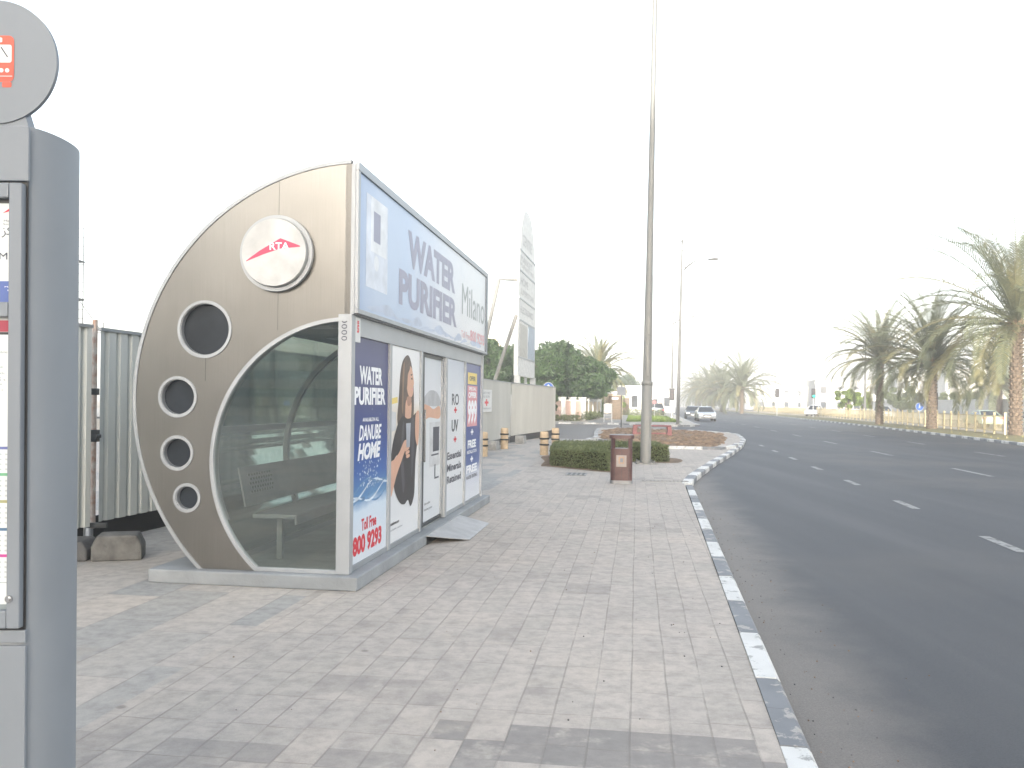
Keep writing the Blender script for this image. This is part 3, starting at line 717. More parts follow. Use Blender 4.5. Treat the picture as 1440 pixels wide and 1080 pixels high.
# roof-box banner along the front
BF = FR(-.05)
BG = print_mat('banner_print', [(0, (.22, .31, .50)), (.5, (.36, .44, .58)), (1.6, (.33, .42, .58)), (2.9, (.47, .51, .60)), (4.6, (.56, .57, .60)), (6.3, (.55, .57, .60))], 0, .9, .3, 1.3)
b = MB(); b.box(0.0, LEN + .02, -.034, .05, 2.326, 3.60); b.build('sign_box', 'alu', sh)
b = MB()
b.box(.0, LEN + .02, -.066, -.035, 3.545, 3.615); b.box(.0, LEN + .02, -.066, -.035, 2.335, 2.375); b.box(.0, .055, -.064, -.035, 2.376, 3.544); b.box(LEN - .13, LEN + .02, -.064, -.035, 2.376, 3.544, 1)
b.build('banner_frame', ['alu', 'alu_side'], sh, bevel=.003)
p = MB(); p.box(.0555, LEN - .1305, -.05, -.036, 2.376, 3.544)
p.text('WATER', BF, 1.62, 3.93, 2.99, 3.37, .0015, 1, 0, .05); p.text('PURIFIER', BF, 1.30, 4.05, 2.56, 2.92, .0015, 1, 0, .045)
p.text('Milano', BF, 4.38, 6.08, 2.78, 3.20, .0015, 2, 0, -.0)
p.text('Toll Free', BF, 4.36, 4.95, 2.47, 2.56, .0015, 3, 0, .0); p.text('800 9293', BF, 4.98, 6.10, 2.46, 2.62, .0015, 3, 0, .02)
# printed purifier unit on the banner
p.prism([(.25, 2.60), (.90, 2.60), (.90, 3.42), (.25, 3.42)], BF, .0006, .0010, 4)
p.prism([(.38, 2.93), (.86, 2.93), (.86, 3.42), (.38, 3.42)], BF, .0012, .0018, 5); p.prism([(.46, 3.03), (.66, 3.03), (.66, 3.30), (.46, 3.30)], BF, .002, .0026, 1)
flat(p, [circ(.55, 2.82, .10)], BF, .0016, 4); flat(p, [circ(.55, 2.84, .07)], BF, .0020, 5)
for k in range(16):
    u = .3 + k * .36; fl_ = [(u, 2.42 + .05 * math.sin(k)), (u + .3, 2.46 + .05 * math.sin(k * 2)), (u + .5, 2.43), (u + .2, 2.40)]
    flat(p, [blob(fl_)], BF, .0008 + .0001 * (k % 3), 6) if u + .5 < 6.1 else None
p.build('banner', [BG, 'slate', mat('letter_grey', (.30, .33, .34), .4), 'fadered', mat('print_pale', (.62, .66, .74), .4), mat('print_pale2', (.74, .76, .79), .4), mat('print_bluegrey', (.42, .48, .60), .4)], sh)
# metal ramp at the door: a loose chequer plate
rp = thing('door_ramp', 'loose grey metal ramp plate at the shelter door', 'ramp', S0 + ES * 3.2 + EN * .122, math.atan2(ES.y, ES.x))
b = MB(); b.add([(-.95, 0, .105), (.85, 0, .105), (.85, -.40, .010), (-.5, -.40, .010), (-.95, 0, .099), (.85, 0, .099), (.85, -.40, .003), (-.5, -.40, .003)], [(0, 1, 2, 3), (7, 6, 5, 4), (0, 3, 7, 4), (1, 5, 6, 2), (3, 2, 6, 7), (0, 4, 5, 1)])
for i in range(20):
    for j in range(6):
        x, t_ = -.44 + i * .066, .03 + j * .062; z = .105 - .095 * t_ / .40
        b.add([(x - .02, -t_ - .004, z + .002), (x + .02, -t_ - .004, z + .002), (x + .02, -t_ + .004, z + .003), (x - .02, -t_ + .004, z + .003)], [(0, 1, 2, 3)])
b.build('ramp_plate', mat('ramp_metal', (.43, .43, .43), .6, .2, .1, 5), rp)
b = MB(); b.add([(-.93, -.003, 0), (.83, -.003, 0), (.83, -.003, .097), (-.93, -.003, .097)], [(0, 1, 2, 3)]); b.build('back_lip', 'dark', rp)

# ------------------------------------------------------------------ bus stop information post (very near, left)
bx = thing('bus_stop_totem', 'grey bus stop information pillar with round bus sign on top and framed timetables', 'bus stop sign', (-1.72, 2.5, 0)); bx.rotation_euler = (0, R(-.3), 0)
XL, XR = -.42, .284       # local x of flat front
body = []
def ell(cx, rx, ry, cy, a0, a1, n): return [(cx + rx * math.cos(R(a0 + (a1 - a0) * i / n)), cy + ry * math.sin(R(a0 + (a1 - a0) * i / n))) for i in range(n + 1)]
prof = [(XL, 0), (XR, 0)] + ell(XR, .060, .15, .15, -90, 90, 14)[1:] + ell(XL, .060, .15, .15, 90, 270, 14)[:-1]
b = MB(); n = len(prof); 
b.add([(x, y, 0) for x, y in prof] + [(x, y, 2.39) for x, y in prof], [tuple(range(n))[::-1], tuple(range(n, 2 * n))] + [(i, (i + 1) % n, (i + 1) % n + n, i + n) for i in range(n)])
b.build('body', 'alu_side', bx, True)
BX = frame2((0, 0, 0), (1, 0, 0), (0, 0, 1), (0, -1, 0))
def pz(y): return 1.6 + (557 - y) / 1200 * 2.5
def px_(x): return (x - 720) / 1200 * 2.5 + 1.72
xr = px_(45)
for za, zb2 in ((pz(257), 2.385), (0, pz(908)), (pz(904), pz(886))):
    b = MB(); b.box(XL, xr, -.012, -.0005, za, zb2); b.build('front_cladding', 'alu_panel', bx, bevel=.003)
# hinged display case: frame around two windows
fx = px_(40); ox = px_(22)
b = MB(); t0, t1 = pz(882), pz(261)
b.box(ox, fx, -.028, -.0005, t0, t1); b.box(XL, XL + .05, -.028, -.0005, t0, t1)
for za, zb2 in ((t0, pz(857)), (pz(448), pz(427)), (pz(282), t1)): b.box(XL + .0505, ox - .0005, -.028, -.0005, za, zb2)
cs = b.build('display_frame', 'alu_panel', bx, bevel=.004)
b = MB(); b.box(XL, px_(43), -.004, -.0007, t0 - .008, t1 + .008); b.build('frame_gasket', 'black', bx)
def poster(za, zb_, name, fn):
    mb = MB(); mb.box(XL + .05, ox, -.007, -.0045, za, zb_); fn(mb); return mb
Fp = frame2((0, -.007, 0), (1, 0, 0), (0, 0, 1), (0, -1, 0))
mb = MB(); za, zb_ = pz(427), pz(282)
mb.box(XL + .05, ox, -.007, -.0045, za, zb_, 0); mb.prism([(XL + .05, za), (ox, za), (ox, pz(397)), (XL + .05, pz(397))], Fp, .0004, .001, 1)
mb.prism([(XL + .05, pz(288)), (ox, pz(288)), (ox, zb_), (XL + .05, zb_)], Fp, .0004, .001, 4)
cxl = px_(22)
mb.text('Shopping Mall', Fp, px_(-68), px_(31), pz(370), pz(357), .001, 2, 0, .0)
mb.text('\uFED5\uFEEE\uFEB4\uFE97 \uFEB0\uFEDB\uFEAE\uFEE3', Fp, px_(-38), px_(36), pz(336), pz(320), .001, 2, 0, .0)
flat(mb, [[(px_(8), pz(302)), (px_(18), pz(295)), (px_(30), pz(290)), (px_(30), pz(299)), (px_(18), pz(299))]], Fp, .0012, 3)
mb.text('Mall Bus', Fp, px_(10), px_(34), pz(314), pz(311), .0012, 2); mb.text('Stop No', Fp, px_(9), px_(34), pz(319), pz(316), .0012, 2)
mb.text('8', Fp, px_(-9), px_(1), pz(418), pz(402), .0015, 5, 0, .03); mb.text('Mall', Fp, px_(12), px_(22), pz(406), pz(404), .0015, 5); mb.text('Bus', Fp, px_(16), px_(22), pz(411), pz(409), .0015, 5)
mb.build('stop_name_poster', [mat('paper', (.60, .63, .63), .6, 0, .03), mat('poster_blue', (.10, .15, .38), .5), 'txtdark', 'red', 'dark', 'txt'], bx)
mb = MB(); za, zb_ = pz(857), pz(448)
mb.box(XL + .05, ox, -.007, -.0045, za, zb_, 0)
mb.prism([(XL + .05, pz(468)), (ox, pz(468)), (ox, pz(452)), (XL + .05, pz(452))], Fp, .0004, .001, 1)
mb.prism([(XL + .05, pz(472)), (ox, pz(472)), (ox, pz(468.5)), (XL + .05, pz(468.5))], Fp, .0004, .001, 2)
for i, w in enumerate((512, 517, 520, 526, 532, 535, 541, 545, 549, 559)): mb.text('route via the centre'[:8 + (i * 5) % 11], Fp, px_(-28), px_(3 + (i * 7) % 12), pz(w + 1.6), pz(w - 1.2), .001, 3)
mb.text('timetable', Fp, px_(-14), px_(16), pz(498), pz(495), .001, 3)
for k, (w, mi) in enumerate(((631, 4), (668, 5), (706, 6), (745, 7), (782, 8))):
    mb.prism([(XL + .05, pz(w + 2)), (ox, pz(w + 2)), (ox, pz(w - 2)), (XL + .05, pz(w - 2))], Fp, .0004, .001, mi)
    for r_ in range(4):
        for c_ in range(6): mb.text('06', Fp, px_(14 - c_ * 8), px_(17 - c_ * 8), pz(w + 10 + r_ * 7), pz(w + 7.5 + r_ * 7), .0008, 3)
mb.prism([(XL + .05, pz(820)), (ox, pz(820)), (ox, pz(819.3)), (XL + .05, pz(819.3))], Fp, .0004, .001, 3)
mb.prism([(XL + .05, pz(857)), (ox, pz(857)), (ox, pz(850)), (XL + .05, pz(850))], Fp, .0004, .001, 3)
mb.build('timetable_poster', [MATS['paper'], mat('poster_maroon', (.34, .05, .08), .5), 'dark', mat('fine_print', (.22, .25, .26), .6), mat('bar_navy', (.12, .14, .32), .5), mat('bar_green', (.14, .36, .20), .5), mat('bar_olive', (.34, .33, .16), .5), mat('bar_teal', (.08, .16, .26), .5), mat('bar_magenta', (.55, .06, .28), .5)], bx)
mb = MB(); Fk = frame2((0, -.028, 0), (1, 0, 0), (0, 0, 1), (0, -1, 0)); mb.ring(Fk, px_(27), pz(840), 0, .0105, 0, .006, 20); mb.ring(Fk, px_(27), pz(840), 0, .006, .006, .011, 16)
mb.build('lock', 'chrome', bx, True)
# disc with bus pictogram
dc = frame2((px_(-13) - .004, .03, pz(92) + .02), (1, 0, 0), (0, 0, 1), (0, -1, 0))
mb = MB(); DX = -.022; mb.ring(dc, 0, 0, 0, .183, -.014, 0, 64); ds = mb.build('sign_disc', 'alu_panel', bx, True); dc = frame2((px_(-13) - .022, .03, pz(92) + .012), (1, 0, 0), (0, 0, 1), (0, -1, 0))
mb = MB(); s = 2.5 / 1200
def rr(x0, x1, y0, y1, r=.008):
    o = []
    for (cx, cy, a) in ((x1 - r, y1 - r, 0), (x0 + r, y1 - r, 90), (x0 + r, y0 + r, 180), (x1 - r, y0 + r, 270)): o += [(cx + r * math.cos(R(a + t)), cy + r * math.sin(R(a + t))) for t in (0, 22, 45, 68, 90)]
    return o
flat(mb, [rr(-.065, .075, -.052, .085, .016)], dc, .0015, 0); flat(mb, [rr(-.058, -.03, -.068, -.0525, .004)], dc, .0015, 0); flat(mb, [rr(.04, .068, -.068, -.0525, .004)], dc, .0015, 0)
flat(mb, [rr(-.055, .068, .005, .058, .006)], dc, .002, 1); flat(mb, [rr(-.03, .04, .065, .079, .003)], dc, .002, 1)
for cx in (-.045, -.028, .038, .055): flat(mb, [circ(cx, -.018, .0065, 16)], dc, .002, 1)
mb.prism([(-.06, -.036), (.07, -.036), (.07, -.034), (-.06, -.034)], dc, .0016, .002, 1)
mb.prism([(.035, .05), (.055, .02), (.058, .022), (.038, .052)], dc, .0021, .0026, 2)
mb.build('bus_symbol', [mat('bus_orange', (.60, .10, .06), .45), 'white', 'txtdark'], ds)
mb = MB(); 
for dz in (0,): mb.prism([(px_(-45), 2.385), (px_(34), 2.385), (px_(24), 2.45), (px_(-40), 2.45)], frame2((0, .03, 0), (1, 0, 0), (0, 0, 1), (0, -1, 0)), -.045, -.005)
mb.build('sign_neck', 'alu_panel', bx)

# ------------------------------------------------------------------ construction fence
def fence_panel(p0, p1, label, m='sheet', z0=.24, z1=2.32, pitch=.2, amp=.022, face=1, z1b=None, base=True):
    a, b_ = Vector((p0[0], p0[1], 0)), Vector((p1[0], p1[1], 0)); L = (b_ - a).length; t = (b_ - a).normalized(); nrm = Vector((t.y, -t.x, 0))
    th = thing('site_fence_panel', label, 'fence', a, math.atan2(t.y, t.x), 'sheet metal site fence panels')
    mb = MB(); xs = []; k = 0; n = max(2, int(L / pitch)); pt = L / n
    for i in range(n): xs += [(i * pt, -amp), (i * pt + pt * .30, -amp), (i * pt + pt * .42, amp), (i * pt + pt * .58, amp), (i * pt + pt * .70, -amp)] if pitch > .12 else [(i * pt, -amp), (i * pt + pt * .35, -amp), (i * pt + pt * .5, amp), (i * pt + pt * .85, amp)]
    xs.append((L, -amp)); nn = len(xs)
    mb.add([(x, y, z0) for x, y in xs] + [(x, y, z1) for x, y in xs], [(i, i + 1, nn + i + 1, nn + i) for i in range(nn - 1)])
    mb.build('corrugated_sheet', m, th)
    mb = MB(); mb.box(-.01, L + .01, -amp - .015, amp + .015, z1, z1 + .035); mb.build('top_rail', 'alu', th)
    if base:
        mb = MB(); mb.box(0, L, amp + .03, amp + .05, .0, .30); mb.build('black_base_strip', 'black', th)  # black strip along the foot of the sheet
    for x in [i * L / max(1, round(L / 2.4)) for i in range(max(1, round(L / 2.4)) + 1)]:
        mb = MB(); mb.tube([(x, .07, 0), (x, .07, z1)], .024, 8); mb.build('support_post', 'alu', th)
    return th
fence_panel((-7.2, 1.8), (-4.42, 8.93), 'grey green corrugated site fence panel behind the information pillar')
fence_panel((-4.50, 9.28), (-3.2, 15.8), 'grey green corrugated site fence panel curving away behind the steel shelter')
fence_panel((-3.18, 15.9), (-1.95, 22.9), 'corrugated site fence panel screened by the middle of the bus shelter')
fence_panel((-1.93, 23.0), (-.05, 33.2), 'cream sheet fence panel carrying the small safety notice', 'sheet2', pitch=.24, amp=.006)
fence_panel((-.03, 33.3), (2.1, 41.5), 'cream ribbed end panel of the site fence before the side street', 'sheet2', z0=.27, pitch=.1, amp=.012)
fence_panel((2.02, 41.8), (1.9, 60), 'returning fence panel hidden edge on at the end of the site fence', 'sheet2', z0=.2, pitch=.24, amp=.006, base=False)
nt_ = thing('safety_notice', 'white safety notice board with red symbol fixed on the cream fence', 'notice', (-.88, 28.55, 0), math.atan2(10.2, 1.88))
NF = frame2((0, -.03, 0), (1, 0, 0), (0, 0, 1), (0, -1, 0))
mb = MB(); mb.box(-.85, .85, -.03, -.008, 1.25, 2.0); 
mb.text('SAFETY FIRST', NF, -.6, .6, 1.84, 1.92, .002, 1); mb.text('NO ENTRY', NF, -.55, .55, 1.72, 1.80, .002, 1); mb.text('+', NF, -.3, .3, 1.45, 1.68, .002, 2, 0, .05); mb.text('AUTHORISED PERSONNEL ONLY', NF, -.7, .7, 1.34, 1.39, .002, 1)
mb.build('notice_board', ['white', 'alu_panel', 'txtred'], nt_)
def block(x, y, rz, label, m='concrete', w=.46, d=.30, h=.25, z=0):
    mb = MB(); mb.prism([(-w / 2, 0), (w / 2, 0), (w / 2, h * .55), (w / 2 - .05, h), (-w / 2 + .05, h), (-w / 2, h * .55)], frame2((0, 0, 0), (1, 0, 0), (0, 0, 1), (0, 1, 0)), -d / 2, d / 2)
    o = mb.build('concrete_block', m, bevel=.02); o.location = (x, y, z); o.rotation_euler = (0, 0, rz)
    return tag(o, label, 'block', 'concrete ballast blocks of the site fence')
block(-3.88, 8.46, R(16), 'weathered grey concrete block at the foot of the scaffold pole', mat('weathered_block', (.15, .148, .14), .9, 0, .2, 8, .5, 40))
block(-4.30, 8.42, R(5), 'dark rubber footed block tucked beside the grey one', 'conc_dark', .36, .34, .2)
for x, y, l in ((-.62, 28.3, 'small grey ballast block between the two left bollards'), (.35, 33.0, 'small ballast block under the fence seam'), (-1.0, 26.6, 'small ballast block behind the bollard nearest the shelter')):
    block(x, y, R(75), l, 'concrete', .45, .35, .3)
sp = thing('scaffold_pole', 'speckled orange and white scaffold pole standing in the fence gap', 'pole', (-4.455, 9.1, 0))
mb = MB(); mb.tube([(0, 0, .2), (0, 0, 2.42)], .026, 12); mb.build('tube', 'rust', sp, True)
mb = MB(); mb.box(-.06, .06, -.05, .05, 1.16, 1.20); mb.box(-.045, .045, -.045, .045, 1.12, 1.25); mb.build('coupler', 'dark', sp, bevel=.008); mb = MB(); mb.box(-.04, .04, -.04, .04, 1.62, 1.69); mb.build('coupler', 'dark', sp, bevel=.008)
mb = MB(); mb.box(-.3, .2, -.12, -.08, .22, .27); mb.build('foot_bar', 'dark', sp)
# scaffold tower beyond the fence
st = thing('scaffold_tower', 'thin lattice scaffold tower rising behind the fence', 'scaffold', (-20.85, 40, 0))
mb = MB()
for dx in (-.45, 0, .28):
    for dy in (0, .8): mb.tube([(dx, dy, 0), (dx, dy, 9.9 - .5 * abs(dx + .1))], .024, 6)
mb.build('uprights', 'dark', st)
mb = MB()
for i in range(22):
    z = .6 + i * .43; mb.tube([(0, 0, z), (.28, 0, z)], .016, 5); mb.tube([(0, .8, z), (.28, .8, z)], .016, 5)
for z in (2.4, 4.3, 6.2, 8.0): mb.box(-.5, .34, -.05, .85, z, z + .06)
mb.tube([(.28, 0, 6.4), (1.7, 0, 4.5)], .016, 5); mb.tube([(.28, 0, 4.6), (1.9, 0, 4.6)], .02, 5); mb.tube([(1.65, 0, 3.5), (1.65, 0, 5.1)], .02, 5); mb.tube([(.0, 0, 4.4), (-2.2, 0, 4.4)], .02, 5)
mb.build('rungs', 'dark', st)

# ------------------------------------------------------------------ mall pylon sign
pyl = thing('pylon_sign', 'tall white blade shaped pylon sign rising behind the site fence', 'sign', (.28, 45, 0), math.atan2(6.1, 1.06))
PF = frame2((0, 0, 0), (1, 0, 0), (0, 0, 1), (0, -1, 0)); Lp = 6.15
def bladetop(t): return 0
lf = [(0.0, 2.6), (.02, 6.0), (.12, 9.0), (.45, 10.6), (1.0, 11.6), (1.7, 12.2), (2.2, 12.15), (3.3, 11.7), (4.5, 11.0), (5.4, 10.1), (5.9, 9.0), (6.1, 7.6), (6.15, 2.6)]
lf = [(0, 3.0)] + [(Lp * (.46 - .46 * max(0, 1 - ((z - 7.0) / 5.2) ** 2) ** .36) if z > 7 else 0, z) for z in [5, 7, 8, 9, 9.8, 10.5, 11.1, 11.6, 11.95, 12.1, 12.2]] + [(Lp * (.46 + .54 * max(0, 1 - ((z - 7.0) / 5.2) ** 2) ** .36), z) for z in [12.1, 11.7, 11.2, 10.5, 9.6, 8.6, 7.6]] + [(Lp, 7), (Lp, 3.0)]
mb = MB(); flat(mb, [lf], PF, .0, 0); flat(mb, [lf], PF, -.22, 0)
k = len(lf); mb.add([PF(a, b2, .0) for a, b2 in lf] + [PF(a, b2, -.22) for a, b2 in lf], [(i, (i + 1) % k, (i + 1) % k + k, i + k) for i in range(k)])
# printed panels on it
mb.build('blade', [mat('blade_white', (.64, .64, .62), .5)], pyl)
mb = MB(); mi = 0
for z in (9.7, 8.6, 7.1, 5.95, 3.95): mb.prism([(.1, z), (Lp - .08, z), (Lp - .08, z + .07), (.1, z + .07)], PF, .002, .03, 0)
mb.build('divider', 'alu', pyl)
mb = MB()
for (s_, z, h_, a0, a1) in (('CENTRE', 10.1, .6, 1.2, 4.4), ('MARKET', 9.15, .34, .6, 4.6), ('FURNITURE', 8.85, .22, .6, 5.2), ('HOME', 7.9, .42, .7, 3.2), ('SUPERSTORE', 7.4, .3, .7, 5.4), ('ELECTRONICS', 6.4, .35, .7, 5.2), ('CAFE', 4.4, .32, .9, 2.8)): mb.text(s_, PF, a0, a1, z, z + h_, .006, 0)
mb.prism([(3.4, 4.05), (Lp - .2, 4.05), (Lp - .2, 5.9), (3.4, 5.9)], PF, .003, .02, 1); mb.prism([(.5, 4.05), (3.0, 4.05), (3.0, 5.8), (.5, 5.8)], PF, .003, .012, 2)
mb.build('panel_print', [mat('faint_print', (.34, .34, .34), .5), mat('print_bluepanel', (.34, .40, .47), .5), mat('print_cream2', (.44, .43, .39), .5)], pyl)
for x in (.18, Lp - .3):
    mb = MB(); mb.box(x - .14, x + .14, -.1, .2, 0, 3.02 if x < 1 else 3.02); mb.build('leg', 'alu', pyl)
mb = MB(); mb.box(.3, Lp + 4.0, .0, .12, 2.35, 2.5); mb.box(3.0, 3.2, .0, .12, 2.5, 3.0); mb.build('cross_beam', 'alu', pyl)
mb = MB(); mb.tube([(0, 0.1, 8.05), (-.05, 1.05, 8.05), (-.05, 2.35, 2.0), (-.05, 2.6, 0)], .10, 8); mb.tube([(0, .1, 6.2), (-.05, 1.25, 2.6), (-.05, 2.05, 0)], .10, 8); mb.build('brace', 'pole', pyl)

# ------------------------------------------------------------------ bollards, bin, bench, hedges
def bollard(x, y, label):
    t = thing('bollard', label, 'bollard', (x, y, 0), 0, 'sandstone bollards across the pavement')
    mb = MB(); mb.lathe([(.125, 0), (.13, .02), (.13, .60), (.13, .66), (.118, .70), (.10, .715), (0.01, .72)], n=20); mb.build('shaft', 'sandstone', t, True)
    for z in (.32, .50):
        b2 = MB(); b2.lathe([(.131, z - .028), (.152, z - .022), (.152, z + .022), (.131, z + .028)], n=20); b2.build('black_band', 'black', t, True)
    return t
bl = bollard(.99, 25.8, 'sandstone bollard with black bands in front of the hedge corner')
for x, y, l in ((1.52, 29.6, 'sandstone bollard half hidden behind the hedge near the fence end'), (-.24, 28.9, 'sandstone bollard standing against the middle of the cream fence'), (-.82, 24.8, 'sandstone bollard partly cut off by the shelter front')):
    copy_tree(bl, loc=(x, y, 0), rz=rnd.random(), label=l)
def leaf_cloud(mb, cx, cy, cz, rx, ry, rz_, n, s, mi=0, shellf=.5, rr_=rnd):
    vs = []; fs = []
    for _ in range(n):
        a = rr_.random() * 6.2832; z = rr_.uniform(-1, 1); q_ = math.sqrt(1 - z * z); k = shellf + (1 - shellf) * rr_.random() ** .5
        p_ = Vector((cx + rx * q_ * math.cos(a) * k, cy + ry * q_ * math.sin(a) * k, cz + rz_ * z * k))
        u = Vector((rr_.gauss(0, 1), rr_.gauss(0, 1), rr_.gauss(0, 1))).normalized(); w = u.cross(Vector((rr_.gauss(0, 1), rr_.gauss(0, 1), rr_.gauss(0, 1)))).normalized()
        L_ = s * rr_.uniform(.6, 1.4); k0 = len(vs)
        vs += [p_ - u * L_, p_ + w * L_ * .42, p_ + u * L_, p_ - w * L_ * .42]; fs.append((k0, k0 + 1, k0 + 2, k0 + 3))
    mb.add(vs, fs, mi)
def hedge(poly, h, label, dens, core=True):
    xs = [p[0] for p in poly]; ys = [p[1] for p in poly]; x0 = min(xs); y0 = min(ys)
    t = thing('hedge', label, 'hedge', (x0, y0, 0))
    P_ = [(x - x0, y - y0) for x, y in poly]
    mb = MB(); c = (sum(p[0] for p in P_) / len(P_), sum(p[1] for p in P_) / len(P_))
    sh_ = [(c[0] + (x - c[0]) * .955, c[1] + (y - c[1]) * .93) for x, y in P_]
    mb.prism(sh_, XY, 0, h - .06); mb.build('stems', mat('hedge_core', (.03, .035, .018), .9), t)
    mb = MB(); vs = []; fs = []
    def put(p_, nrm):
        p_ = Vector(p_) + Vector(nrm) * (rnd.gauss(0, .018) - .02)
        bump_ = .025 * math.sin(p_.x * 5 + p_.y * 3) + .02 * math.sin(p_.y * 9 + p_.z * 7)
        p_ += Vector(nrm) * bump_
        u = (Vector((rnd.gauss(0, 1), rnd.gauss(0, 1), rnd.gauss(0, 1)))).normalized(); w = u.cross(Vector(nrm) + Vector((rnd.gauss(0, .6), rnd.gauss(0, .6), rnd.gauss(0, .6)))).normalized()
        L_ = rnd.uniform(.014, .034); k0 = len(vs)
        vs.extend([p_ - u * L_, p_ + w * L_ * .5, p_ + u * L_, p_ - w * L_ * .5]); fs.append((k0, k0 + 1, k0 + 2, k0 + 3))
    A = 0
    for i in range(len(P_)):
        a, b2 = Vector((*P_[i - 1], 0)), Vector((*P_[i], 0)); L_ = (b2 - a).length; nn = (b2 - a).normalized(); nrm = (nn.y, -nn.x, 0)
        for _ in range(int(L_ * h * dens)): q_ = a + (b2 - a) * rnd.random(); put((q_.x, q_.y, rnd.random() * h), nrm)
    w_, d_ = max(p[0] for p in P_), max(p[1] for p in P_)
    for _ in range(int(w_ * d_ * dens)):
        x, y = rnd.random() * w_, rnd.random() * d_
        if inside(x, y, P_): put((x, y, h), (0, 0, 1))
    mb.add(vs, fs); mb.build('leaves', L_HEDGE, t)
    return t
hedge([(.98, 21.5), (2.28, 19.95), (2.55, 23.35), (2.3, 25.1), (1.3, 25.4)], .46, 'low clipped green hedge block left of the brown bin', 2600)
hedge([(2.58, 23.35), (4.33, 23.4), (4.25, 25.2), (2.45, 25.3)], .46, 'low clipped hedge block behind the tall lamp pole base', 2400)
m = MB()
for p_ in ([(.75, 21.35), (1.0, 21.1), (2.35, 19.55), (2.75, 20.1), (3.0, 23.0), (4.5, 23.1), (4.6, 25.3), (1.2, 25.7), (.9, 23)],):
    vs, fs = shape2d([blob(p_, 5)]); m.add([(x, y, .004) for x, y in vs], fs)
struct(m.build('planting_soil', 'soil'))

bn = thing('litter_bin', 'brown metal litter bin with open slot on the pavement', 'bin', (2.2, 17.05, 0), R(-6))
mb = MB(); hw, hd = .215, .19
def rect_ring(mb, w, d, r, z0, z1, wall=None, n=6, mi=0):
    pts = []
    for cx, cy, a in ((w - r, d - r, 0), (-w + r, d - r, 90), (-w + r, -d + r, 180), (w - r, -d + r, 270)): pts += [(cx + r * math.cos(R(a + 90 * k / n)), cy + r * math.sin(R(a + 90 * k / n))) for k in range(n + 1)]
    mb.prism(pts, XY, z0, z1, mi)
rect_ring(mb, hw, hd, .09, .07, .70); 
mb.build('body', 'bin', bn, True)
mb = MB()
for sx in (-1, 1):
    pts = []
    for k in range(9): a = R(-90 + 180 * k / 8); pts.append((sx * (hw - .085) + sx * .085 * math.cos(a), (hd) * math.sin(a) * 1.0))
    inner_ = [(sx * (hw - .085), hd * .9), (sx * (hw - .085), -hd * .9)]
    mb.prism(pts + inner_, XY, .70, .905); mb.build('side_post', 'bin', bn); mb = MB()
mb = MB(); rect_ring(mb, .245, .215, .10, .90, .965); rect_ring(mb, .225, .195, .09, .965, .975, mi=1); mb.build('lid', ['bin', 'alu_side'], bn, True)
mb = MB(); rect_ring(mb, .222, .196, .09, .0, .07); mb.build('base', 'steel_plain', bn, True)
mb = MB(); mb.box(-.105, .095, -hd - .006, -hd - .001, .34, .57); FBn = frame2((0, -hd - .006, 0), (1, 0, 0), (0, 0, 1), (0, -1, 0)); mb.prism([(-.06, .40), (.05, .40), (.05, .54), (-.06, .54)], FBn, .0004, .001, 1); mb.prism([(-.03, .43), (.03, .43), (.03, .51), (-.03, .51)], FBn, .001, .0016, 2)
mb.build('sticker', [mat('sticker_cream', (.34, .30, .27), .5), mat('sticker_orange', (.40, .27, .19), .5), 'alu_panel'], bn)
mb = MB()
for x in (-.14, 0.0, .14): mb.box(x - .002, x + .002, -hd - .003, -hd + .002, .08, .69)
mb.build('panel_seam', 'dark', bn)

rb = thing('bench', 'low red bench shaped like a frame standing on the soil bed', 'bench', (7.05, 42.9, 0), R(-2))
mb = MB(); mb.box(-.95, .95, -.22, .22, .44, .52); mb.build('seat', 'redbench', rb, bevel=.03)
for sx in (-1, 1):
    mb = MB(); mb.prism([(sx * .98, 0), (sx * .70, 0), (sx * .78, .25), (sx * .72, .435), (sx * .95, .435)], frame2((0, 0, 0), (1, 0, 0), (0, 0, 1), (0, 1, 0)), -.2, .2); mb.build('leg', 'redbench', rb, bevel=.02)
mb = MB(); mb.box(-.70, .70, -.06, .06, .06, .14); mb.build('stretcher', 'redbench', rb)

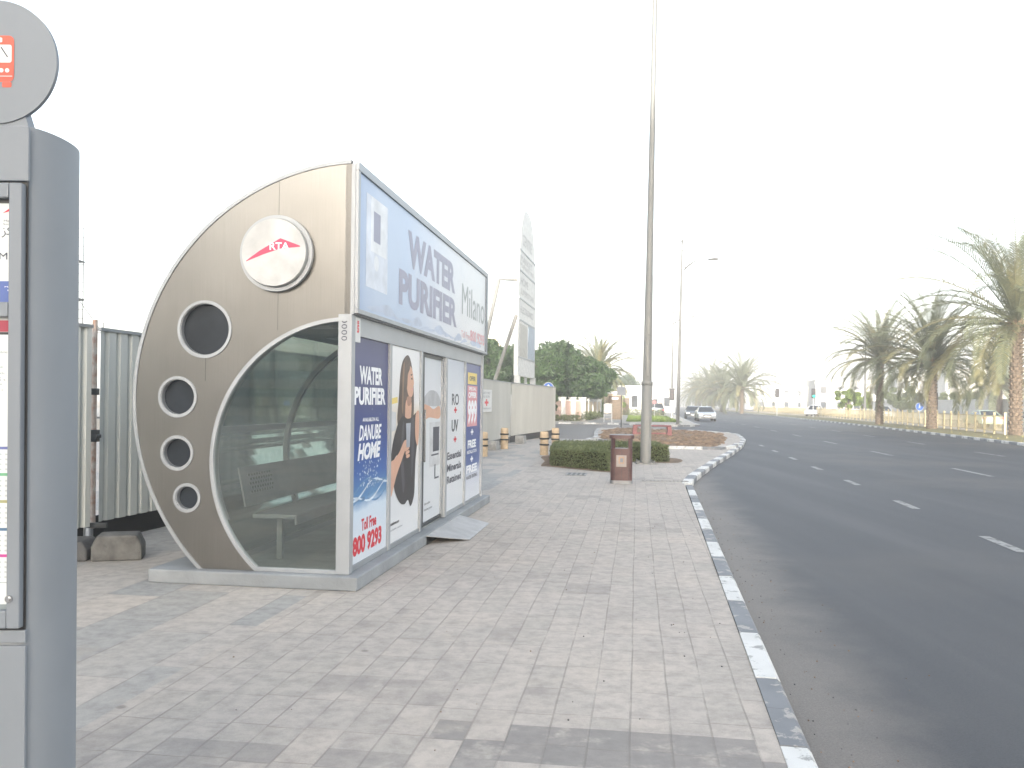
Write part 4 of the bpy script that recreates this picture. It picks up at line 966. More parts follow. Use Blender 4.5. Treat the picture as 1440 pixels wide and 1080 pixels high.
# ------------------------------------------------------------------ lamps and signs
M['lamp_grey'] = mat('lamp_grey', (.125, .125, .12), .6, 0, .07, 2)
M['lamp_arm_grey'] = mat('lamp_arm_grey', (.06, .06, .058), .6, 0, .07, 2)
def street_lamp(loc, H, label, arm=1, base_r=.13, lean=(0, 0), two=False, rz=0., name='street_lamp', group='street lamps'):
    t = thing(name, label, 'street lamp', loc, rz, group); t.rotation_euler = (R(lean[0]), R(lean[1]), rz)
    mb = MB(); mb.tube([(0, 0, 0), (0, 0, 2.2), (0, 0, H * .55), (0, 0, H)], [base_r, base_r * .95, base_r * .75, base_r * .5], 12); mb.build('pole', 'lamp_grey', t, True)
    mb = MB(); mb.lathe([(.03, 0), (.10, .08), (.09, .2), (.02, .32)], (0, 0, H), 10); mb.build('finial', 'lamp_grey', t, True)
    for sg in ((1, -1) if two else (arm,)):
        mb = MB(); zt = H - .55
        mb.tube([(sg * .26, 0, zt), (sg * .26, 0, zt - 1.6)], .04, 8)
        for zz in (zt - .06, zt - 1.5): mb.tube([(0, 0, zz), (sg * .26, 0, zz)], .03, 6)
        pts = [(sg * (.26 + 2.3 * k / 8), 0, zt - 1.35 + 1.0 * math.sin(math.pi / 2 * k / 8) ** .8) for k in range(9)]
        lo = [(sg * (.26 + 2.0 * k / 8), 0, zt - 1.55 + 1.12 * math.sin(math.pi / 2 * k / 8) ** .9) for k in range(9)]
        vs = [(p_[0], -.03, p_[2]) for p_ in pts] + [(p_[0], -.03, p_[2]) for p_ in lo] + [(p_[0], .03, p_[2]) for p_ in pts] + [(p_[0], .03, p_[2]) for p_ in lo]
        fs = []
        for k in range(8): fs += [(k, k + 1, 10 + k, 9 + k), (18 + k, 27 + k, 28 + k, 19 + k), (k, 18 + k, 19 + k, k + 1), (9 + k, 10 + k, 28 + k, 27 + k)]
        mb.add(vs, fs); mb.build('arm', 'lamp_arm_grey', t)
        mb = MB(); mb.prism([(sg * 2.0, zt - .62), (sg * 2.15, zt - .72), (sg * 2.75, zt - .70), (sg * 2.9, zt - .60), (sg * 2.6, zt - .53)], frame2((0, 0, 0), (1, 0, 0), (0, 0, 1), (0, -1, 0)), -.14, .14); mb.tube([(sg * 2.45, 0, zt - .33), (sg * 2.5, 0, zt - .56)], .03, 6); mb.build('lamp_head', 'lamp_arm_grey', t, bevel=.02)
    mb = MB(); mb.box(-.2, .2, -.2, .2, 0, .04); mb.build('base_plate', 'lamp_grey', t)
    return t
big = thing('lamp_mast', 'tall tapering grey lamp mast rising from the pavement out of the picture', 'lamp post', (3.56, 22.65, 0)); big.rotation_euler = (0, R(.5), 0)
mb = MB(); mb.lathe([(.142, .02), (.140, 2.15), (.125, 2.17), (.118, 2.20)], n=20); mb.build('sleeve', 'pole', big, True)
mb = MB(); mb.lathe([(.143, 2.08), (.150, 2.09), (.150, 2.16), (.143, 2.175), (.12, 2.176)], n=20); mb.build('collar', 'pole', big, True)
mb = MB(); mb.tube([(0, 0, 2.1), (0, 0, 5.0), (0, 0, 5.02), (0, 0, 9), (0, 0, 9.02), (0, 0, 16)], [.118, .100, .094, .078, .074, .055], 16); mb.build('shaft', 'pole', big, True)
mb = MB(); mb.box(-.26, .26, -.26, .26, 0, .03); 
for a in range(4): mb.lathe([(.025, .03), (.025, .09), (.01, .10)], (.2 * (1 if a & 1 else -1), .2 * (1 if a & 2 else -1), 0), 8)
mb.build('base_plate', 'pole', big)
mb = MB(); mb.box(-.05, .05, -.146, -.132, .8, 1.15); mb.build('access_door', 'pole', big)
mb = MB(); mb.lathe([(.012, 0), (.012, .01)], (0, 0, 0), 8); 
for z in (2.3, 3.4): mb.box(-.01, .01, -.122, -.105, z, z + .02)
mb.build('bolt', 'dark', big)
mb = MB(); mb.tube([(0, 0, 15.8), (.8, 0, 16.6), (2.2, 0, 16.9)], .05, 8); mb.box(2.0, 2.9, -.15, .15, 16.8, 16.95); mb.build('lamp_arm', 'pole', big)
street_lamp((12.8, 65.8, 0), 14.0, 'grey street lamp with curved arm on the corner beyond the side street', 1, lean=(0, .7))
street_lamp((20.6, 110, 0), 14.0, 'thinner farther street lamp rising just left of the corner lamp', 1, lean=(0, .3))
street_lamp((33.0, 176, 0), 14.0, 'distant street lamp whose arm points left over the road', -1)
street_lamp((68.6, 198, 0), 14.0, 'pale street lamp over the white villas behind the pedestrian signal', -1)
street_lamp((77, 250, 0), 14.0, 'faint farthest street lamp left of the villas', -1)
street_lamp((43, 104, 0), 9.5, 'short pale lamp pole between the small tree and the first palm', -1, base_r=.16)

def disc_sign(loc, r, H, label, m, sym, rz=0.):
    t = thing('road_sign', label, 'sign', loc, rz)
    mb = MB(); mb.tube([(0, .03, 0), (0, .03, H)], .03, 8); mb.build('post', 'alu', t)
    F_ = frame2((0, 0, H), (1, 0, 0), (0, 0, 1), (0, -1, 0)); mb = MB(); mb.ring(F_, 0, 0, 0, r, -.01, .005, 32, 0); mb.ring(F_, 0, 0, r * .9, r, .005, .008, 32, 1)
    if sym == 'up':
        flat(mb, [[(-.18 * r, -.6 * r), (.18 * r, -.6 * r), (.18 * r, .1 * r), (.42 * r, .1 * r), (0, .65 * r), (-.42 * r, .1 * r), (-.18 * r, .1 * r)]], F_, .009, 1)
    if sym == 'man':
        flat(mb, [circ(0, .5 * r, .14 * r, 12)], F_, .009, 1); flat(mb, [[(-.15 * r, .3 * r), (.15 * r, .3 * r), (.2 * r, -.6 * r), (0.02, -.1 * r), (-.25 * r, -.6 * r)]], F_, .009, 1)
    mb.build('disc', [m, 'white'], t); return t
disc_sign((1.74, 41.0, 0), .26, 2.30, 'round blue arrow sign peeping over the end of the fence', 'blue', 'up')
disc_sign((33.2, 69.5, 0), .33, 1.6, 'small round blue sign on a post between the first two palms', 'blue', 'man')
t = thing('road_sign', 'grey square sign seen from behind on a thin post in the soil bed', 'sign', (7.18, 56.0, 0))
mb = MB(); mb.tube([(0, 0, -.1), (0, 0, 2.7)], .035, 8); mb.build('post', 'dark', t)
mb = MB(); mb.box(-.3, .26, -.06, -.04, 2.1, 2.66); mb.box(-.2, .2, -.04, -.035, 2.3, 2.35); mb.build('board', 'alu_side', t)
t = thing('notice_stand', 'white notice board stand on legs at the far corner', 'notice board', (7.9, 70.2, 0))
mb = MB(); mb.box(-.36, .36, -.03, .03, .78, 1.55); mb.build('board', 'white', t)
for x in (-.34, .30):
    mb = MB(); mb.box(x, x + .05, -.03, .03, 0, 1.55); mb.build('leg', 'white', t)
mb = MB(); mb.box(-.3, .3, -.034, -.0305, .3, .72); mb.text('NOTICE', frame2((0, -.034, 0), (1, 0, 0), (0, 0, 1), (0, -1, 0)), -.2, .2, .55, .62, .002, 1) ; mb.build('lower_sheet', ['alu_panel', 'white'], t)
# octagonal red sign far off
t = thing('road_sign', 'small red sign beyond the dark car on the far corner', 'sign', (16.7, 100, 0))
mb = MB(); mb.tube([(0, .03, 0), (0, .03, 1.9)], .03, 6); mb.build('post', 'alu', t)
mb = MB(); mb.ring(frame2((0, 0, 1.75), (1, 0, 0), (0, 0, 1), (0, -1, 0)), 0, 0, 0, .24, -.01, .01, 8); mb.build('board', mat('dull_red', (.30, .12, .12), .5), t)
def traffic_light(loc, H, label, green, dbl=False, rz=0., open_frame=False):
    t = thing('traffic_light', label, 'traffic light', loc, rz, 'traffic lights')
    mb = MB(); mb.tube([(0, 0, 0), (0, 0, H)], .06, 8); mb.build('pole', 'white', t)
    mb = MB(); mb.box(-.24, .24, -.20, -.07, H - 1.25, H - .1); mb.box(-.29, .29, -.07, -.06, H - 1.32, H - .02); mb.build('signal_head', 'black', t)
    for k in range(3):
        F_ = frame2((0, -.2, H - .32 - .36 * k), (1, 0, 0), (0, 0, 1), (0, -1, 0)); mb = MB(); mb.ring(F_, 0, 0, 0, .13, 0, .02, 16); mb.build('lens', 'lamp_green' if (green and k == 2) else 'lamp_off', t)
    if dbl:
        mb = MB(); mb.box(-.9, -.5, -.20, -.07, H - 1.2, H - .1); mb.box(-.5, 0, -.15, -.1, H - .35, H - .3); mb.build('side_head', 'alu_side', t)
    return t
traffic_light((38.2, 123, 0), 4.0, 'traffic signal on the median seen from behind with a side box', False, True)
traffic_light((40.6, 115, 0), 3.9, 'traffic signal showing green above the median railing', True)
traffic_light((31.6, 64.0, 0), 2.7, 'traffic signal with green light half hidden by the middle palm trunk', True)
traffic_light((17.6, 94, 0), 3.3, 'small traffic signal on the left corner between the two lamp poles', False)
# white gantry frame near left corner
# ------------------------------------------------------------------ vegetation
def frond(mb, base, az, e0, L, droop, nl=26, wl=.5, mi=0, rr_=rnd, lw=.05):
    pts = []; p_ = Vector(base); e = e0; n = 12; step = L / n; h = Vector((math.cos(az), math.sin(az), 0))
    side = Vector((-math.sin(az), math.cos(az), 0)); tw = rr_.uniform(-.5, .5)
    for i in range(n + 1):
        pts.append(p_.copy()); d_ = h * math.cos(e) + Vector((0, 0, math.sin(e))); p_ = p_ + d_ * step + side * tw * .04 * i / n; e -= droop / n * (.35 + 1.3 * i / n)
    mb.tube(pts, [.045 * (1 - .85 * i / n) for i in range(n + 1)], 4, mi, False)
    vs = []; fs = []
    for k in range(nl):
        t = .10 + .9 * k / (nl - 1); f_ = t * n; i = min(int(f_), n - 1); q_ = pts[i].lerp(pts[i + 1], f_ - i); d_ = (pts[i + 1] - pts[i]).normalized()
        up = side.cross(d_) * -1; up = d_.cross(side) * -1 if up.z < 0 else up
        ln = wl * (math.sin(math.pi * min(1, .12 + t * .88)) ** .6 * .9 + .12) * rr_.uniform(.85, 1.1)
        for s_ in (-1, 1):
            dr_ = (side * s_ * .8 + d_ * (.55 + .5 * t) + up * rr_.uniform(.05, .45)).normalized()
            w_ = d_.cross(dr_).cross(dr_).normalized() * lw
            m_ = q_ + dr_ * ln * .55; tip = q_ + dr_ * ln + Vector((0, 0, -ln * .28)); k0 = len(vs)
            vs += [q_ - w_ * .5, m_ - w_ * .5, tip, m_ + w_ * .5, q_ + w_ * .5]; fs += [(k0, k0 + 1, k0 + 3, k0 + 4), (k0 + 1, k0 + 2, k0 + 3)]
    mb.add(vs, fs, mi)
def palm(loc, H, R_, label, seed, nf=46, tr=.24, group='date palms on the median', dry=.45, lw=.055, nl=26, upness=1.0):
    rr_ = random.Random(seed); t = thing('palm_tree', label, 'palm tree', loc, 0, group)
    mb = MB(); n = 10; prof = []; nr = int(H / .22)
    for i in range(nr + 1):
        z = H * i / nr; r = tr * (1.25 - .25 * min(1, z / .8)) * (1 if i < nr - 3 else 1.25)
        prof += [(r * .9, z), (r * 1.08, z + H / nr * .75)]
    mb.lathe(prof, n=12)
    for i in range(nr):
        for k in range(7):
            a = k * .8976 + i * .45 + rr_.uniform(-.1, .1); z = H * i / nr; T = Matrix.Rotation(a, 4, 'Z') @ Matrix.Translation((tr * 1.0, 0, z)) @ Matrix.Rotation(R(20), 4, 'Y')
            mb.box(-.05, .035, -.07, .07, 0, .17, 0, T)
    tk = mb.build('trunk', 'trunk', t)
    mb = MB()
    for i in range(nf):
        u = (i + .5) / nf; e0 = R((86 - 105 * u ** 1.05) * upness) + rr_.gauss(0, .08); az = i * 2.39996 + rr_.uniform(-.25, .25)
        L = R_ * (1.0 + .12 * rr_.uniform(-1, 1)) * (1.08 if u < .5 else 1.0); dr_ = R(58 + 48 * u + rr_.uniform(-15, 15))
        frond(mb, (math.cos(az) * tr * .5, math.sin(az) * tr * .5, H + .25 - .45 * u), az, e0, L * 1.12, dr_, nl, R_ * .145, 0 if rr_.random() > dry * (u + .15) else 1, rr_, lw)
    mb.build('crown', [L_PALM, L_PALM2], t)
    mb = MB()
    for k in range(40):
        a = rr_.random() * 6.28; e = R(rr_.uniform(10, 75)); p_ = Vector((math.cos(a) * tr, math.sin(a) * tr, H - rr_.uniform(0, .5)))
        mb.tube([p_, p_ + Vector((math.cos(a) * math.cos(e), math.sin(a) * math.cos(e), math.sin(e))) * .55], [.05, .02], 4)
    mb.build('leaf_bases', mat('palm_boot', (.26, .19, .11), .9, 0, .25, 8), t)
    return t
pA = palm((29.4, 49.8, 0), 6.5, 6.0, 'nearest and tallest date palm cut by the right picture edge', 3, 78, .30, nl=50, lw=.05)
palm((30.5, 62.0, 0), 4.9, 4.6, 'middle date palm with drooping fronds in front of the green signal', 11, 80, .30, nl=42, lw=.052)
palm((32.0, 74.3, 0), 5.7, 4.3, 'third date palm with dark trunk left of the middle one', 5, 76, .27, nl=40, lw=.052)
pf = palm((40.4, 150, 0), 4.5, 5.6, 'largest pale date palm of the far row on the median', 21, 70, .3, lw=.13, nl=24)
for x, y, s, l in ((43.4, 176, .98, 'far palm close behind the largest pale one'), (46.6, 200, 1.12, 'tall topped far palm left of the pale pair'), (50.8, 231, 1.0, 'small far palm fourth along the row'), (56.5, 262, .95, 'tiny far palm at the end of the row near the lamp poles'), (53.5, 215, 1.05, 'far palm overlapped by its neighbours in the row')):
    copy_tree(pf, loc=(x, y, 0), rz=rnd.random() * 6, label=l, scale=s)
palm((10.3, 102, 0), 5.0, 4.0, 'single date palm beside the dark trees on the left', 31, 76, .25, group='palms on the left', lw=.11, nl=26, dry=.7)
copy_tree(pf, loc=(62, 95, 0), rz=2.0, label='palm behind the white wall between the two right trunks', scale=.95)
copy_tree(pf, loc=(52.5, 92, 0), rz=4.0, label='palm behind the railing at the right picture edge', scale=.9)
def tree(loc, H, R_, label, seed, lm=L_DENSE, clumps=34, per=620, leaf=.16, group='trees beyond the fence', trunk_h=None, name='tree', flat_=.75):
    rr_ = random.Random(seed); t = thing(name, label, 'tree', loc, 0, group); th_ = trunk_h or H * .35
    mb = MB(); top = Vector((rr_.uniform(-.2, .2), rr_.uniform(-.2, .2), th_)); mb.tube([(0, 0, -.02), (0.03, 0, th_ * .5), top], [R_ * .07 + .06, R_ * .055 + .04, R_ * .045 + .03], 8)
    cs_ = []; cz = (th_ * .8 + H) / 2; rz_ = (H - th_ * .8) / 2
    for i in range(clumps):
        a = i * 2.4 + rr_.uniform(-.3, .3); z = 1 - 2 * (i + .5) / clumps; q_ = math.sqrt(1 - z * z); k = rr_.uniform(.45, .95)
        c = Vector((R_ * q_ * math.cos(a) * k, R_ * q_ * math.sin(a) * k, cz + rz_ * z * k * rr_.uniform(.85, 1.1))); cs_.append(c)
        if i % 3 == 0: mb.tube([top, top.lerp(c, .5) + Vector((0, 0, .1)), c], [R_ * .03 + .02, R_ * .02 + .01, .015], 5)
    mb.build('trunk', 'bark', t)
    mb = MB()
    for c in cs_:
        r = R_ * rr_.uniform(.2, .36); leaf_cloud(mb, c.x, c.y, c.z, r, r, r * flat_, per, leaf, 0, .35, rr_)
    mb.build('crown', lm, t); return t
T1 = tree((-2.6, 76, 0), 7.0, 3.1, 'dark green round tree just right of the shelter', 41)
tree((1.2, 80, 0), 7.0, 3.4, 'dark green tree behind the legs of the pylon sign', 42)
tree((4.0, 77, 0), 7.3, 3.2, 'tallest dark tree right of the pylon sign', 43)
tree((6.4, 79, 0), 5.9, 2.9, 'lower dark tree over the wall left of the single palm', 44)
tree((-6.0, 84, 0), 7.4, 3.4, 'dark tree glimpsed behind the shelter banner end', 45)
tree((2.6, 72.6, 0), 3.4, 1.6, 'rounded lighter shrub tree low beside the fence end', 46, clumps=16, per=500, leaf=.11, trunk_h=.6)
tree((12.2, 108, 0), 3.6, 2.4, 'yellow green shrub at the foot of the left palm', 47, L_LIME, 18, 260, .13, 'garden shrubs', .6, 'shrub')
tree((24.6, 190, 0), 8.0, 5.4, 'small distant green tree over the left villas', 48, L_DENSE, 20, 260, .3)
tree((15.6, 140, 0), 6.2, 3.6, 'grey green tree behind the grey sign post', 49, L_DENSE, 20, 220, .25)
tree((43.3, 110, 0), 4.2, 1.6, 'young lime green street tree left of the first palm', 50, L_LIME, 16, 240, .14, 'median trees', 1.6)
tree((46.2, 112, 0), 3.5, 1.2, 'smaller lime tree right beside the young street tree', 51, L_LIME, 12, 200, .14, 'median trees', 1.6)
for i, (x, y, h, r, l) in enumerate(((55.0, 120, 4.4, 2.7, 'dark green bush over the white wall left of the middle palm'), (60.5, 117.5, 4.0, 2.3, 'round bush over the wall just right of the middle palm'), (64.0, 117, 4.2, 2.6, 'green bush over the wall near the nearest palm'), (76, 125, 6.2, 3.0, 'bright bush behind the white gatehouse'))):
    tree((x, y, 0), h, r, l, 60 + i, L_HEDGE if i != 3 else L_LIME, 16, 260, .18, 'bushes over the wall', .8, 'bush')
def strip_hedge(pts, w, h, label):
    t = thing('hedge', label, 'hedge', (pts[0][0], pts[0][1], 0), 0, 'low hedges along the left path')
    mb = MB()
    P_ = resample(pts, .6)
    for p_ in P_: leaf_cloud(mb, p_.x - pts[0][0], p_.y - pts[0][1], h * .5, w * .6, w * .5 + .2, h * .55, 150, .10, 0, .5)
    mb.build('leaves', L_HEDGE, t)
    mb = MB()
    for p_ in P_[::2]: mb.tube([(p_.x - pts[0][0], p_.y - pts[0][1], 0), (p_.x - pts[0][0], p_.y - pts[0][1], h * .6)], .03, 5)
    mb.build('stems', 'bark', t)
strip_hedge([(3.6, 73.5), (5.8, 73.2)], 1.2, .55, 'low hedge strip at the fence end before the garden wall')
strip_hedge([(6.2, 76), (8.3, 88), (11.4, 101)], 1.6, .8, 'low hedge running along the garden wall by the path')
strip_hedge([(15.2, 112), (19.4, 111)], 1.4, .9, 'dark low hedge behind the lawn patch')

# ------------------------------------------------------------------ walls, villas, railing
def wall(p0, p1, h, th_, label, m, cap='offwhite', z=0, piers=0):
    a, b_ = Vector((*p0, 0)), Vector((*p1, 0)); L = (b_ - a).length
    t = thing('garden_wall', label, 'wall', a, math.atan2(b_.y - a.y, b_.x - a.x))
    mb = MB(); mb.box(0, L, -th_ / 2, th_ / 2, 0, h); mb.build('wall_face', m, t)
    mb = MB(); mb.box(-.02, L + .02, -th_ / 2 - .04, th_ / 2 + .04, h, h + .1); mb.build('coping', cap, t)
    if piers:
        for i in range(piers + 1):
            x = L * i / piers; mb = MB(); mb.box(x - .22, x + .22, -th_ / 2 - .1, th_ / 2 + .1, 0, h + .25); mb.box(x - .27, x + .27, -th_ / 2 - .15, th_ / 2 + .15, h + .25, h + .33); mb.build('pier', cap, t)
    return t
wall((2.6, 74.6), (6.3, 76.4), 1.75, .25, 'pinkish garden wall with white piers past the fence end', 'pink', piers=4)
wall((6.3, 76.6), (9.2, 90), 1.7, .25, 'cream garden wall stepping back along the left path', 'cream', piers=4)
def villa(loc, w, d, h, label, m='offwhite', rz=0., floors=2, wins=3, group=None, dome=False, parapet=.6):
    t = thing('villa', label, 'house', loc, rz, group)
    mb = MB(); mb.box(-w / 2, w / 2, -d / 2, d / 2, 0, h); mb.box(-w / 2, w / 2, -d / 2, -d / 2 + .25, h, h + parapet); mb.box(-w / 2, -w / 2 + .25, -d / 2 + .25, d / 2, h, h + parapet); mb.box(w / 2 - .25, w / 2, -d / 2 + .25, d / 2, h, h + parapet); mb.box(-w * .18, w * .18, -d / 2 - .6, -d / 2, 0, h * .75); mb.build('walls', m, t)
    mb = MB(); mb.box(-w / 2 - .12, w / 2 + .12, -d / 2 - .12, -d / 2 - .003, h - .1, h + .12); mb.box(-w * .20, w * .20, -d / 2 - .75, -d / 2 - .13, h * .75, h * .75 + .2); mb.build('cornice', 'white', t)
    for f_ in range(floors):
        for i in range(wins):
            x = -w / 2 + w * (i + .5) / wins; z = h * (f_ + .3) / floors; yy = -d / 2 - (.6 if abs(x) < w * .18 and z + 1 < h * .75 else 0)
            mb = MB(); mb.box(x - .65, x + .65, yy - .05, yy - .003, z - .05, z + h / floors * .5 + .05); wo = mb.build('window', 'white', t)
            mb = MB(); mb.box(x - .55, x + .55, yy - .062, yy - .051, z + .05, z + h / floors * .5 - .05); mb.build('pane', 'glasswin', wo)
    mb = MB(); mb.box(-.6, .6, -d / 2 - .65, -d / 2 - .603, 0, 2.3); mb.build('door', 'trunk', t)
    return t
villa((10.0, 84.5, 0), 1.6, 1.8, 2.6, 'small bright cream block beside the left path', 'cream', floors=0, wins=1, parapet=.1)
villa((15.2, 118, 0), 5, 5, 3.4, 'white villa behind the notice stand with a flat roof', 'offwhite', floors=1, wins=2)
villa((19.6, 128, 0), 5, 5, 2.9, 'cream villa with white porch left of the tall mast', 'cream', floors=1, wins=2)
villa((25.5, 160, 0), 9, 6, 3.5, 'low white villa behind the tall mast', 'offwhite', floors=1, wins=3)
villa((-8.5, 110, 0), 14, 8, 9.0, 'pale building above the trees behind the shelter', 'cream', floors=3, wins=5)
wl_ = lambda y: 56 + .2 * (y - 107)
wall((wl_(70), 70), (wl_(160), 160), 2.45, .3, 'long white boundary wall across the far road', 'offwhite', 'white')
wall((wl_(160.5), 160.5), (wl_(330), 330), 2.45, .3, 'farther stretch of the white boundary wall', 'offwhite', 'white')
GH = thing('gatehouse', 'plain white gatehouse block at the right picture edge', 'building', (57.5, 96, 0), R(-12))
mb = MB(); mb.box(-3.2, 6, -3, 3, 0, 3.9); mb.build('walls', 'offwhite', GH, bevel=.5)
mb = MB(); mb.box(1.5, 2.8, -3.04, -3.003, 1.2, 2.4); mb.build('window', 'glasswin', GH)
for i, a in enumerate((
 ((66, 170, 0), 12, 10, 6.0, 'white two storey villa behind the green signal', 'offwhite', R(-12), 2, 4),
 ((84, 172, 0), 14, 10, 7.5, 'taller white villa left of the first palm', 'offwhite', R(-12), 2, 4),
 ((77, 142, 0), 11, 9, 7.2, 'white villa with dark windows behind the middle palm', 'offwhite', R(-14), 2, 4),
 ((88, 140, 0), 12, 9, 7.0, 'white villa showing between the right palms', 'offwhite', R(-14), 2, 4),
 ((75, 235, 0), 16, 10, 6.2, 'distant white villa left of the pedestrian signal', 'offwhite', R(-12), 2, 5),
 ((92, 300, 0), 20, 10, 7, 'farthest pale villa beyond the palm row', 'offwhite', R(-10), 2, 5))):
    villa(a[0], a[1], a[2], a[3], a[4], a[5], a[6], a[7], a[8], 'white villas across the road')
def railing(pts, label, xpat=True):
    a, b_ = Vector((*pts[0], 0)), Vector((*pts[1], 0)); L = (b_ - a).length
    t = thing('railing', label, 'railing', a, math.atan2(b_.y - a.y, b_.x - a.x), 'cream pedestrian railings on the median')
    n = max(1, round(L / 2.0)); w = L / n
    for i in range(n + 1):
        mb = MB(); mb.box(i * w - .05, i * w + .05, -.05, .05, 0, 1.25); mb.box(i * w - .065, i * w + .065, -.065, .065, 1.25, 1.31); mb.build('post', 'rail', t)
    mb = MB()
    for i in range(n):
        x0, x1 = i * w + .05, (i + 1) * w - .05
        for z in (.18, 1.08): mb.box(x0, x1, -.02, .02, z, z + .05)
        for k in range(1, 9): x = x0 + (x1 - x0) * k / 9; mb.box(x - .012, x + .012, -.012, .012, .23, 1.08)
    mb.build('infill', 'rail', t)
RL = [(24.6, 30), (28.9, 50), (33.4, 69), (38.0, 89), (44.4, 122), (50.5, 158), (59.5, 210)]
for i, l in enumerate(('railing section out of view beside the near palm', 'cream railing section behind the nearest palm trunk', 'cream railing section behind the middle palm', 'cream railing section before the pale lamp pole and small trees', 'cream railing section below the traffic signals', 'far cream railing section under the palm row')):
    if i: railing(RL[i:i + 2], l)

# ------------------------------------------------------------------ cars
def car(loc, rz, paint, label, group='cars on the road', kind='sedan'):
    t = thing('car' if kind != 'pickup' else 'pickup_truck', label, 'car', loc, rz, group)
    if kind == 'sedan': lo = [(-2.25, .35), (-2.3, .6), (-2.22, .95), (-1.7, 1.02), (-1.15, 1.04), (.75, .98), (1.6, .88), (2.15, .72), (2.28, .5), (2.22, .28)]; cab = [(-1.75, 1.02), (-1.05, 1.40), (-.3, 1.46), (.25, 1.40), (1.05, .97)]
    elif kind == 'suv': lo = [(-2.25, .4), (-2.3, .7), (-2.25, 1.1), (-1.7, 1.14), (.9, 1.12), (1.6, 1.05), (2.15, .9), (2.28, .55), (2.22, .35)]; cab = [(-2.15, 1.12), (-1.95, 1.68), (-1.2, 1.75), (.2, 1.70), (1.05, 1.12)]
    else: lo = [(-2.6, .5), (-2.65, .75), (-2.6, 1.1), (-.9, 1.1), (-.85, 1.12), (1.0, 1.1), (2.2, 1.02), (2.5, .85), (2.55, .5), (2.5, .4)]; cab = [(-.9, 1.12), (-.75, 1.68), (.2, 1.74), (.6, 1.66), (1.2, 1.10)]
    Wd = .90; fr = frame2((0, 0, 0), (1, 0, 0), (0, 0, 1), (0, 1, 0))
    mb = MB(); n = len(lo); lay = [(-Wd, .985), (-Wd * .96, 1.0), (Wd * .96, 1.0), (Wd, .985)]
    def loft(mb, prof_, sections, mi=0):
        c = (sum(p[0] for p in prof_) / len(prof_), sum(p[1] for p in prof_) / len(prof_)); n = len(prof_); vs = []
        for y, s_ in sections: vs += [(c[0] + (x - c[0]) * s_, y, c[1] + (z - c[1]) * s_) for x, z in prof_]
        fs = [tuple(range(n))[::-1], tuple(range((len(sections) - 1) * n, len(sections) * n))]
        for j in range(len(sections) - 1): fs += [(j * n + i, j * n + (i + 1) % n, (j + 1) * n + (i + 1) % n, (j + 1) * n + i) for i in range(n)]
        mb.add(vs, fs, mi)
    loft(mb, lo, [(-.90, .93), (-.84, .985), (-.6, 1.0), (.6, 1.0), (.84, .985), (.90, .93)]); mb.build('body', paint, t, True)
    mb = MB(); n = len(cab); vs = []
    top = max(z for x, z in cab)
    for y, f_ in ((-1, 0), (1, 0)):
        vs += [(x, y * (.80 - .22 * (z - 1.0) / (top - 1.0)), z) for x, z in cab]
    mb.add(vs, [tuple(range(n))[::-1], tuple(range(n, 2 * n))] + [(i, (i + 1) % n, (i + 1) % n + n, i + n) for i in range(n)]); mb.build('windows', 'carglass', t)
    mb = MB(); hi = [(x, z) for x, z in cab if z > top - .12]; vs = [(x, s_ * .60, z + .015) for s_ in (-1, 1) for x, z in hi]; k = len(hi)
    mb.add(vs + [(v[0], v[1], v[2] - .05) for v in vs], [tuple(range(k)) + tuple(range(2 * k - 1, k - 1, -1))] + [(i, i + 1, i + 1 + 2 * k, i + 2 * k) for i in range(k - 1)] + [(k + i, k + i + 1, 3 * k + i + 1, 3 * k + i) for i in range(k - 1)])
    for s_ in (-1, 1):
        for (xa, za), (xb, zb2) in ((cab[0], cab[1]), (cab[-2], cab[-1])): mb.tube([(xa, s_ * .80, za), (xb, s_ * (.80 - .22 * (zb2 - 1.0) / (top - 1.0)), zb2)] if za < zb2 else [(xa, s_ * (.80 - .22 * (za - 1.0) / (top - 1.0)), za), (xb, s_ * .80, zb2)], .03, 6)
    mb.build('roof', paint, t)
    for x in (-1.4, 1.4):
        for s_ in (-1, 1):
            F_ = frame2((x, s_ * .72, .32), (1, 0, 0), (0, 0, 1), (0, s_, 0)); mb = MB(); mb.ring(F_, 0, 0, .0, .32, 0, .2, 20); wo = mb.build('wheel', 'rubber', t, True)
            mb = MB(); mb.ring(F_, 0, 0, 0, .2, .2, .205, 16); mb.build('rim', 'chrome', wo)
    xf = lo[-3][0]
    for s_ in (-1, 1):
        mb = MB(); mb.box(2.12, 2.27, s_ * .62 - .18, s_ * .62 + .18, .60, .74); mb.build('headlight', 'white', t, bevel=.03)
        mb = MB(); mb.box(lo[1][0] - .01, lo[1][0] + .1, s_ * .66 - .15, s_ * .66 + .15, .75, .92); mb.build('taillight', 'red', t, bevel=.02)
    mb = MB(); mb.box(2.2, 2.29, -.4, .4, .50, .66); mb.box(2.2, 2.285, -.6, .6, .3, .42); mb.build('grille', 'black', t)
    mb = MB(); mb.box(2.29, 2.30, -.26, .26, .44, .54); mb.build('number_plate', 'white', t)
    if kind == 'pickup':
        mb = MB(); mb.box(-2.55, -1.0, -.75, .75, 1.101, 1.14); mb.build('load_bed', 'black', t)
    return t
silver = mat('car_silver', (.42, .44, .46), .25, .6, .03, 3); dkc = mat('car_charcoal', (.06, .07, .08), .25, .4, .03, 3); wcar = mat('car_white', (.78, .78, .78), .3, 0, .02, 3); grn = mat('car_palegreen', (.45, .55, .42), .35, 0, .03, 3)
RZ = math.atan2(6.5, 1.15)
car((19.7, 87, -.116), RZ + math.pi + R(3), silver, 'silver sedan driving towards the viewer in the left lane')
car((21.0, 99, -.116), RZ + math.pi, dkc, 'dark car following close behind the silver sedan')
car((20.2, 119, -.116), RZ + R(4), dkc, 'dark suv with pale bonnet seen beyond the lawn patch', kind='suv')
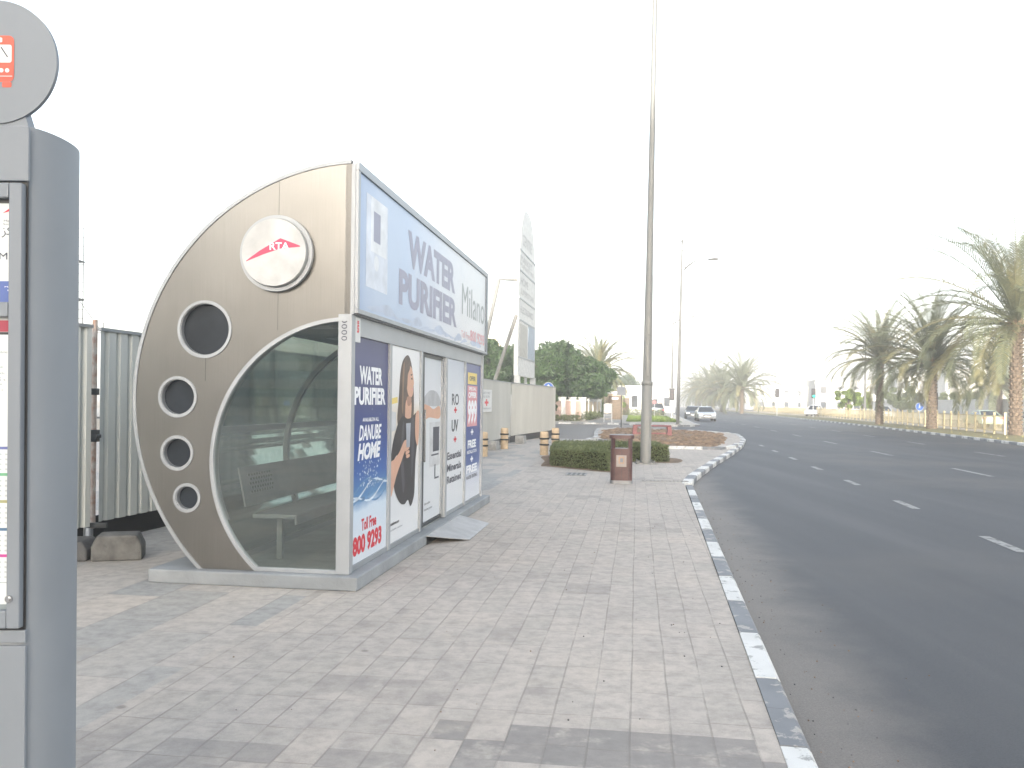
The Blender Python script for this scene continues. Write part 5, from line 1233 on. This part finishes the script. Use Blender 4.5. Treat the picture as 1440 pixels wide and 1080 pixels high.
car((45.5, 128, -.116), RZ + math.pi + R(-25), wcar, 'white pickup truck beyond the median railing', kind='pickup')
car((36.8, 60, -.116), RZ + math.pi, wcar, 'white car behind the railing left of the nearest palm')
car((40.3, 73, -.116), RZ, grn, 'pale green car behind the railing right of the middle palm')
car((50.5, 116, -.116), RZ + R(180), wcar, 'white suv far behind the railing near the small tree', kind='suv')

# unseen block added behind the camera to keep the near street in shade
ob = thing('shade_block', 'long unseen block added behind the viewpoint to shade the near street', 'building', (0, 0, 0))
HB = 36.5
mb = MB(); mb.box(-150, -13, -190, -150, 0, HB); mb.build('walls', 'shade_block_wall', ob)
for f_ in range(9):
    mb = MB(); mb.box(-147, -16, -150.02, -149.85, 2 + f_ * 3.9, 3.9 + f_ * 3.9); mb.build('shade_block_band', 'glasswin', ob)  # bands added to the unseen block for reflections in steel and glass

# ------------------------------------------------------------------ haze
mb = MB(); mb.box(-690, 690, -255, 690, -1.2, 45); hz = mb.build('haze', 'white')
hm, nt, out = nodes('haze_air'); pv = N(nt, 'ShaderNodeVolumePrincipled'); pv.inputs['Density'].default_value = .0024; pv.inputs['Color'].default_value = (.96, .96, .96, 1); pv.inputs['Anisotropy'].default_value = 0.0
link(nt, pv.outputs[0], out.inputs['Volume']); hz.data.materials.clear(); hz.data.materials.append(hm)
tag(hz, 'pale haze filling the air over the whole street', 'haze', kind='stuff')

# ------------------------------------------------------------------ light, sky, camera
ELEV = 8.8; d_h = Vector((.15, .989, 0)).normalized()            # the sun stands behind the camera, slightly left
w = bpy.data.worlds.new('World'); scene.world = w; w.use_nodes = True
nt = w.node_tree; bg = nt.nodes['Background']; sky = nt.nodes.new('ShaderNodeTexSky'); sky.sky_type = 'NISHITA'; sky.sun_disc = False
sky.sun_elevation = R(ELEV); sunpos = -d_h
sky.sun_rotation = math.atan2(sunpos.x, sunpos.y); sky.air_density = 1.0; sky.dust_density = 3.0; sky.ozone_density = 1.5
hs = nt.nodes.new('ShaderNodeHueSaturation'); hs.inputs['Saturation'].default_value = .5; nt.links.new(sky.outputs[0], hs.inputs['Color']); nt.links.new(hs.outputs[0], bg.inputs[0]); bg.inputs[1].default_value = .15
sl = bpy.data.lights.new('sun', 'SUN'); sl.energy = 3.0; sl.angle = R(.5); sl.color = (1, .95, .86); so = bpy.data.objects.new('sun', sl); C.objects.link(so)
ld = Vector((d_h.x * math.cos(R(ELEV)), d_h.y * math.cos(R(ELEV)), -math.sin(R(ELEV)))); so.rotation_euler = ld.to_track_quat('-Z', 'Y').to_euler()

cd = bpy.data.cameras.new('camera'); cam = bpy.data.objects.new('camera', cd); C.objects.link(cam); scene.camera = cam
cd.lens = 30; cd.sensor_width = 36; cd.shift_y = 25 / 1440; cd.clip_start = .05; cd.clip_end = 2500
a = math.atan(.012); c_, s_ = math.cos(a), math.sin(a)
cam.matrix_world = Matrix(((c_, -s_, 0, 0), (0, 0, -1, 0), (s_, c_, 0, 1.6), (0, 0, 0, 1)))
scene.view_settings.view_transform = 'Standard'; scene.view_settings.look = 'None'; scene.view_settings.gamma = 1
scene.view_settings.exposure = 2.45
scene.cycles.use_denoising = True
try: scene.cycles.denoiser = 'OPENIMAGEDENOISE'
except Exception: pass
scene.cycles.max_bounces = 7; scene.cycles.transparent_max_bounces = 16; scene.cycles.volume_bounces = 0
scene.cycles.sample_clamp_indirect = 8
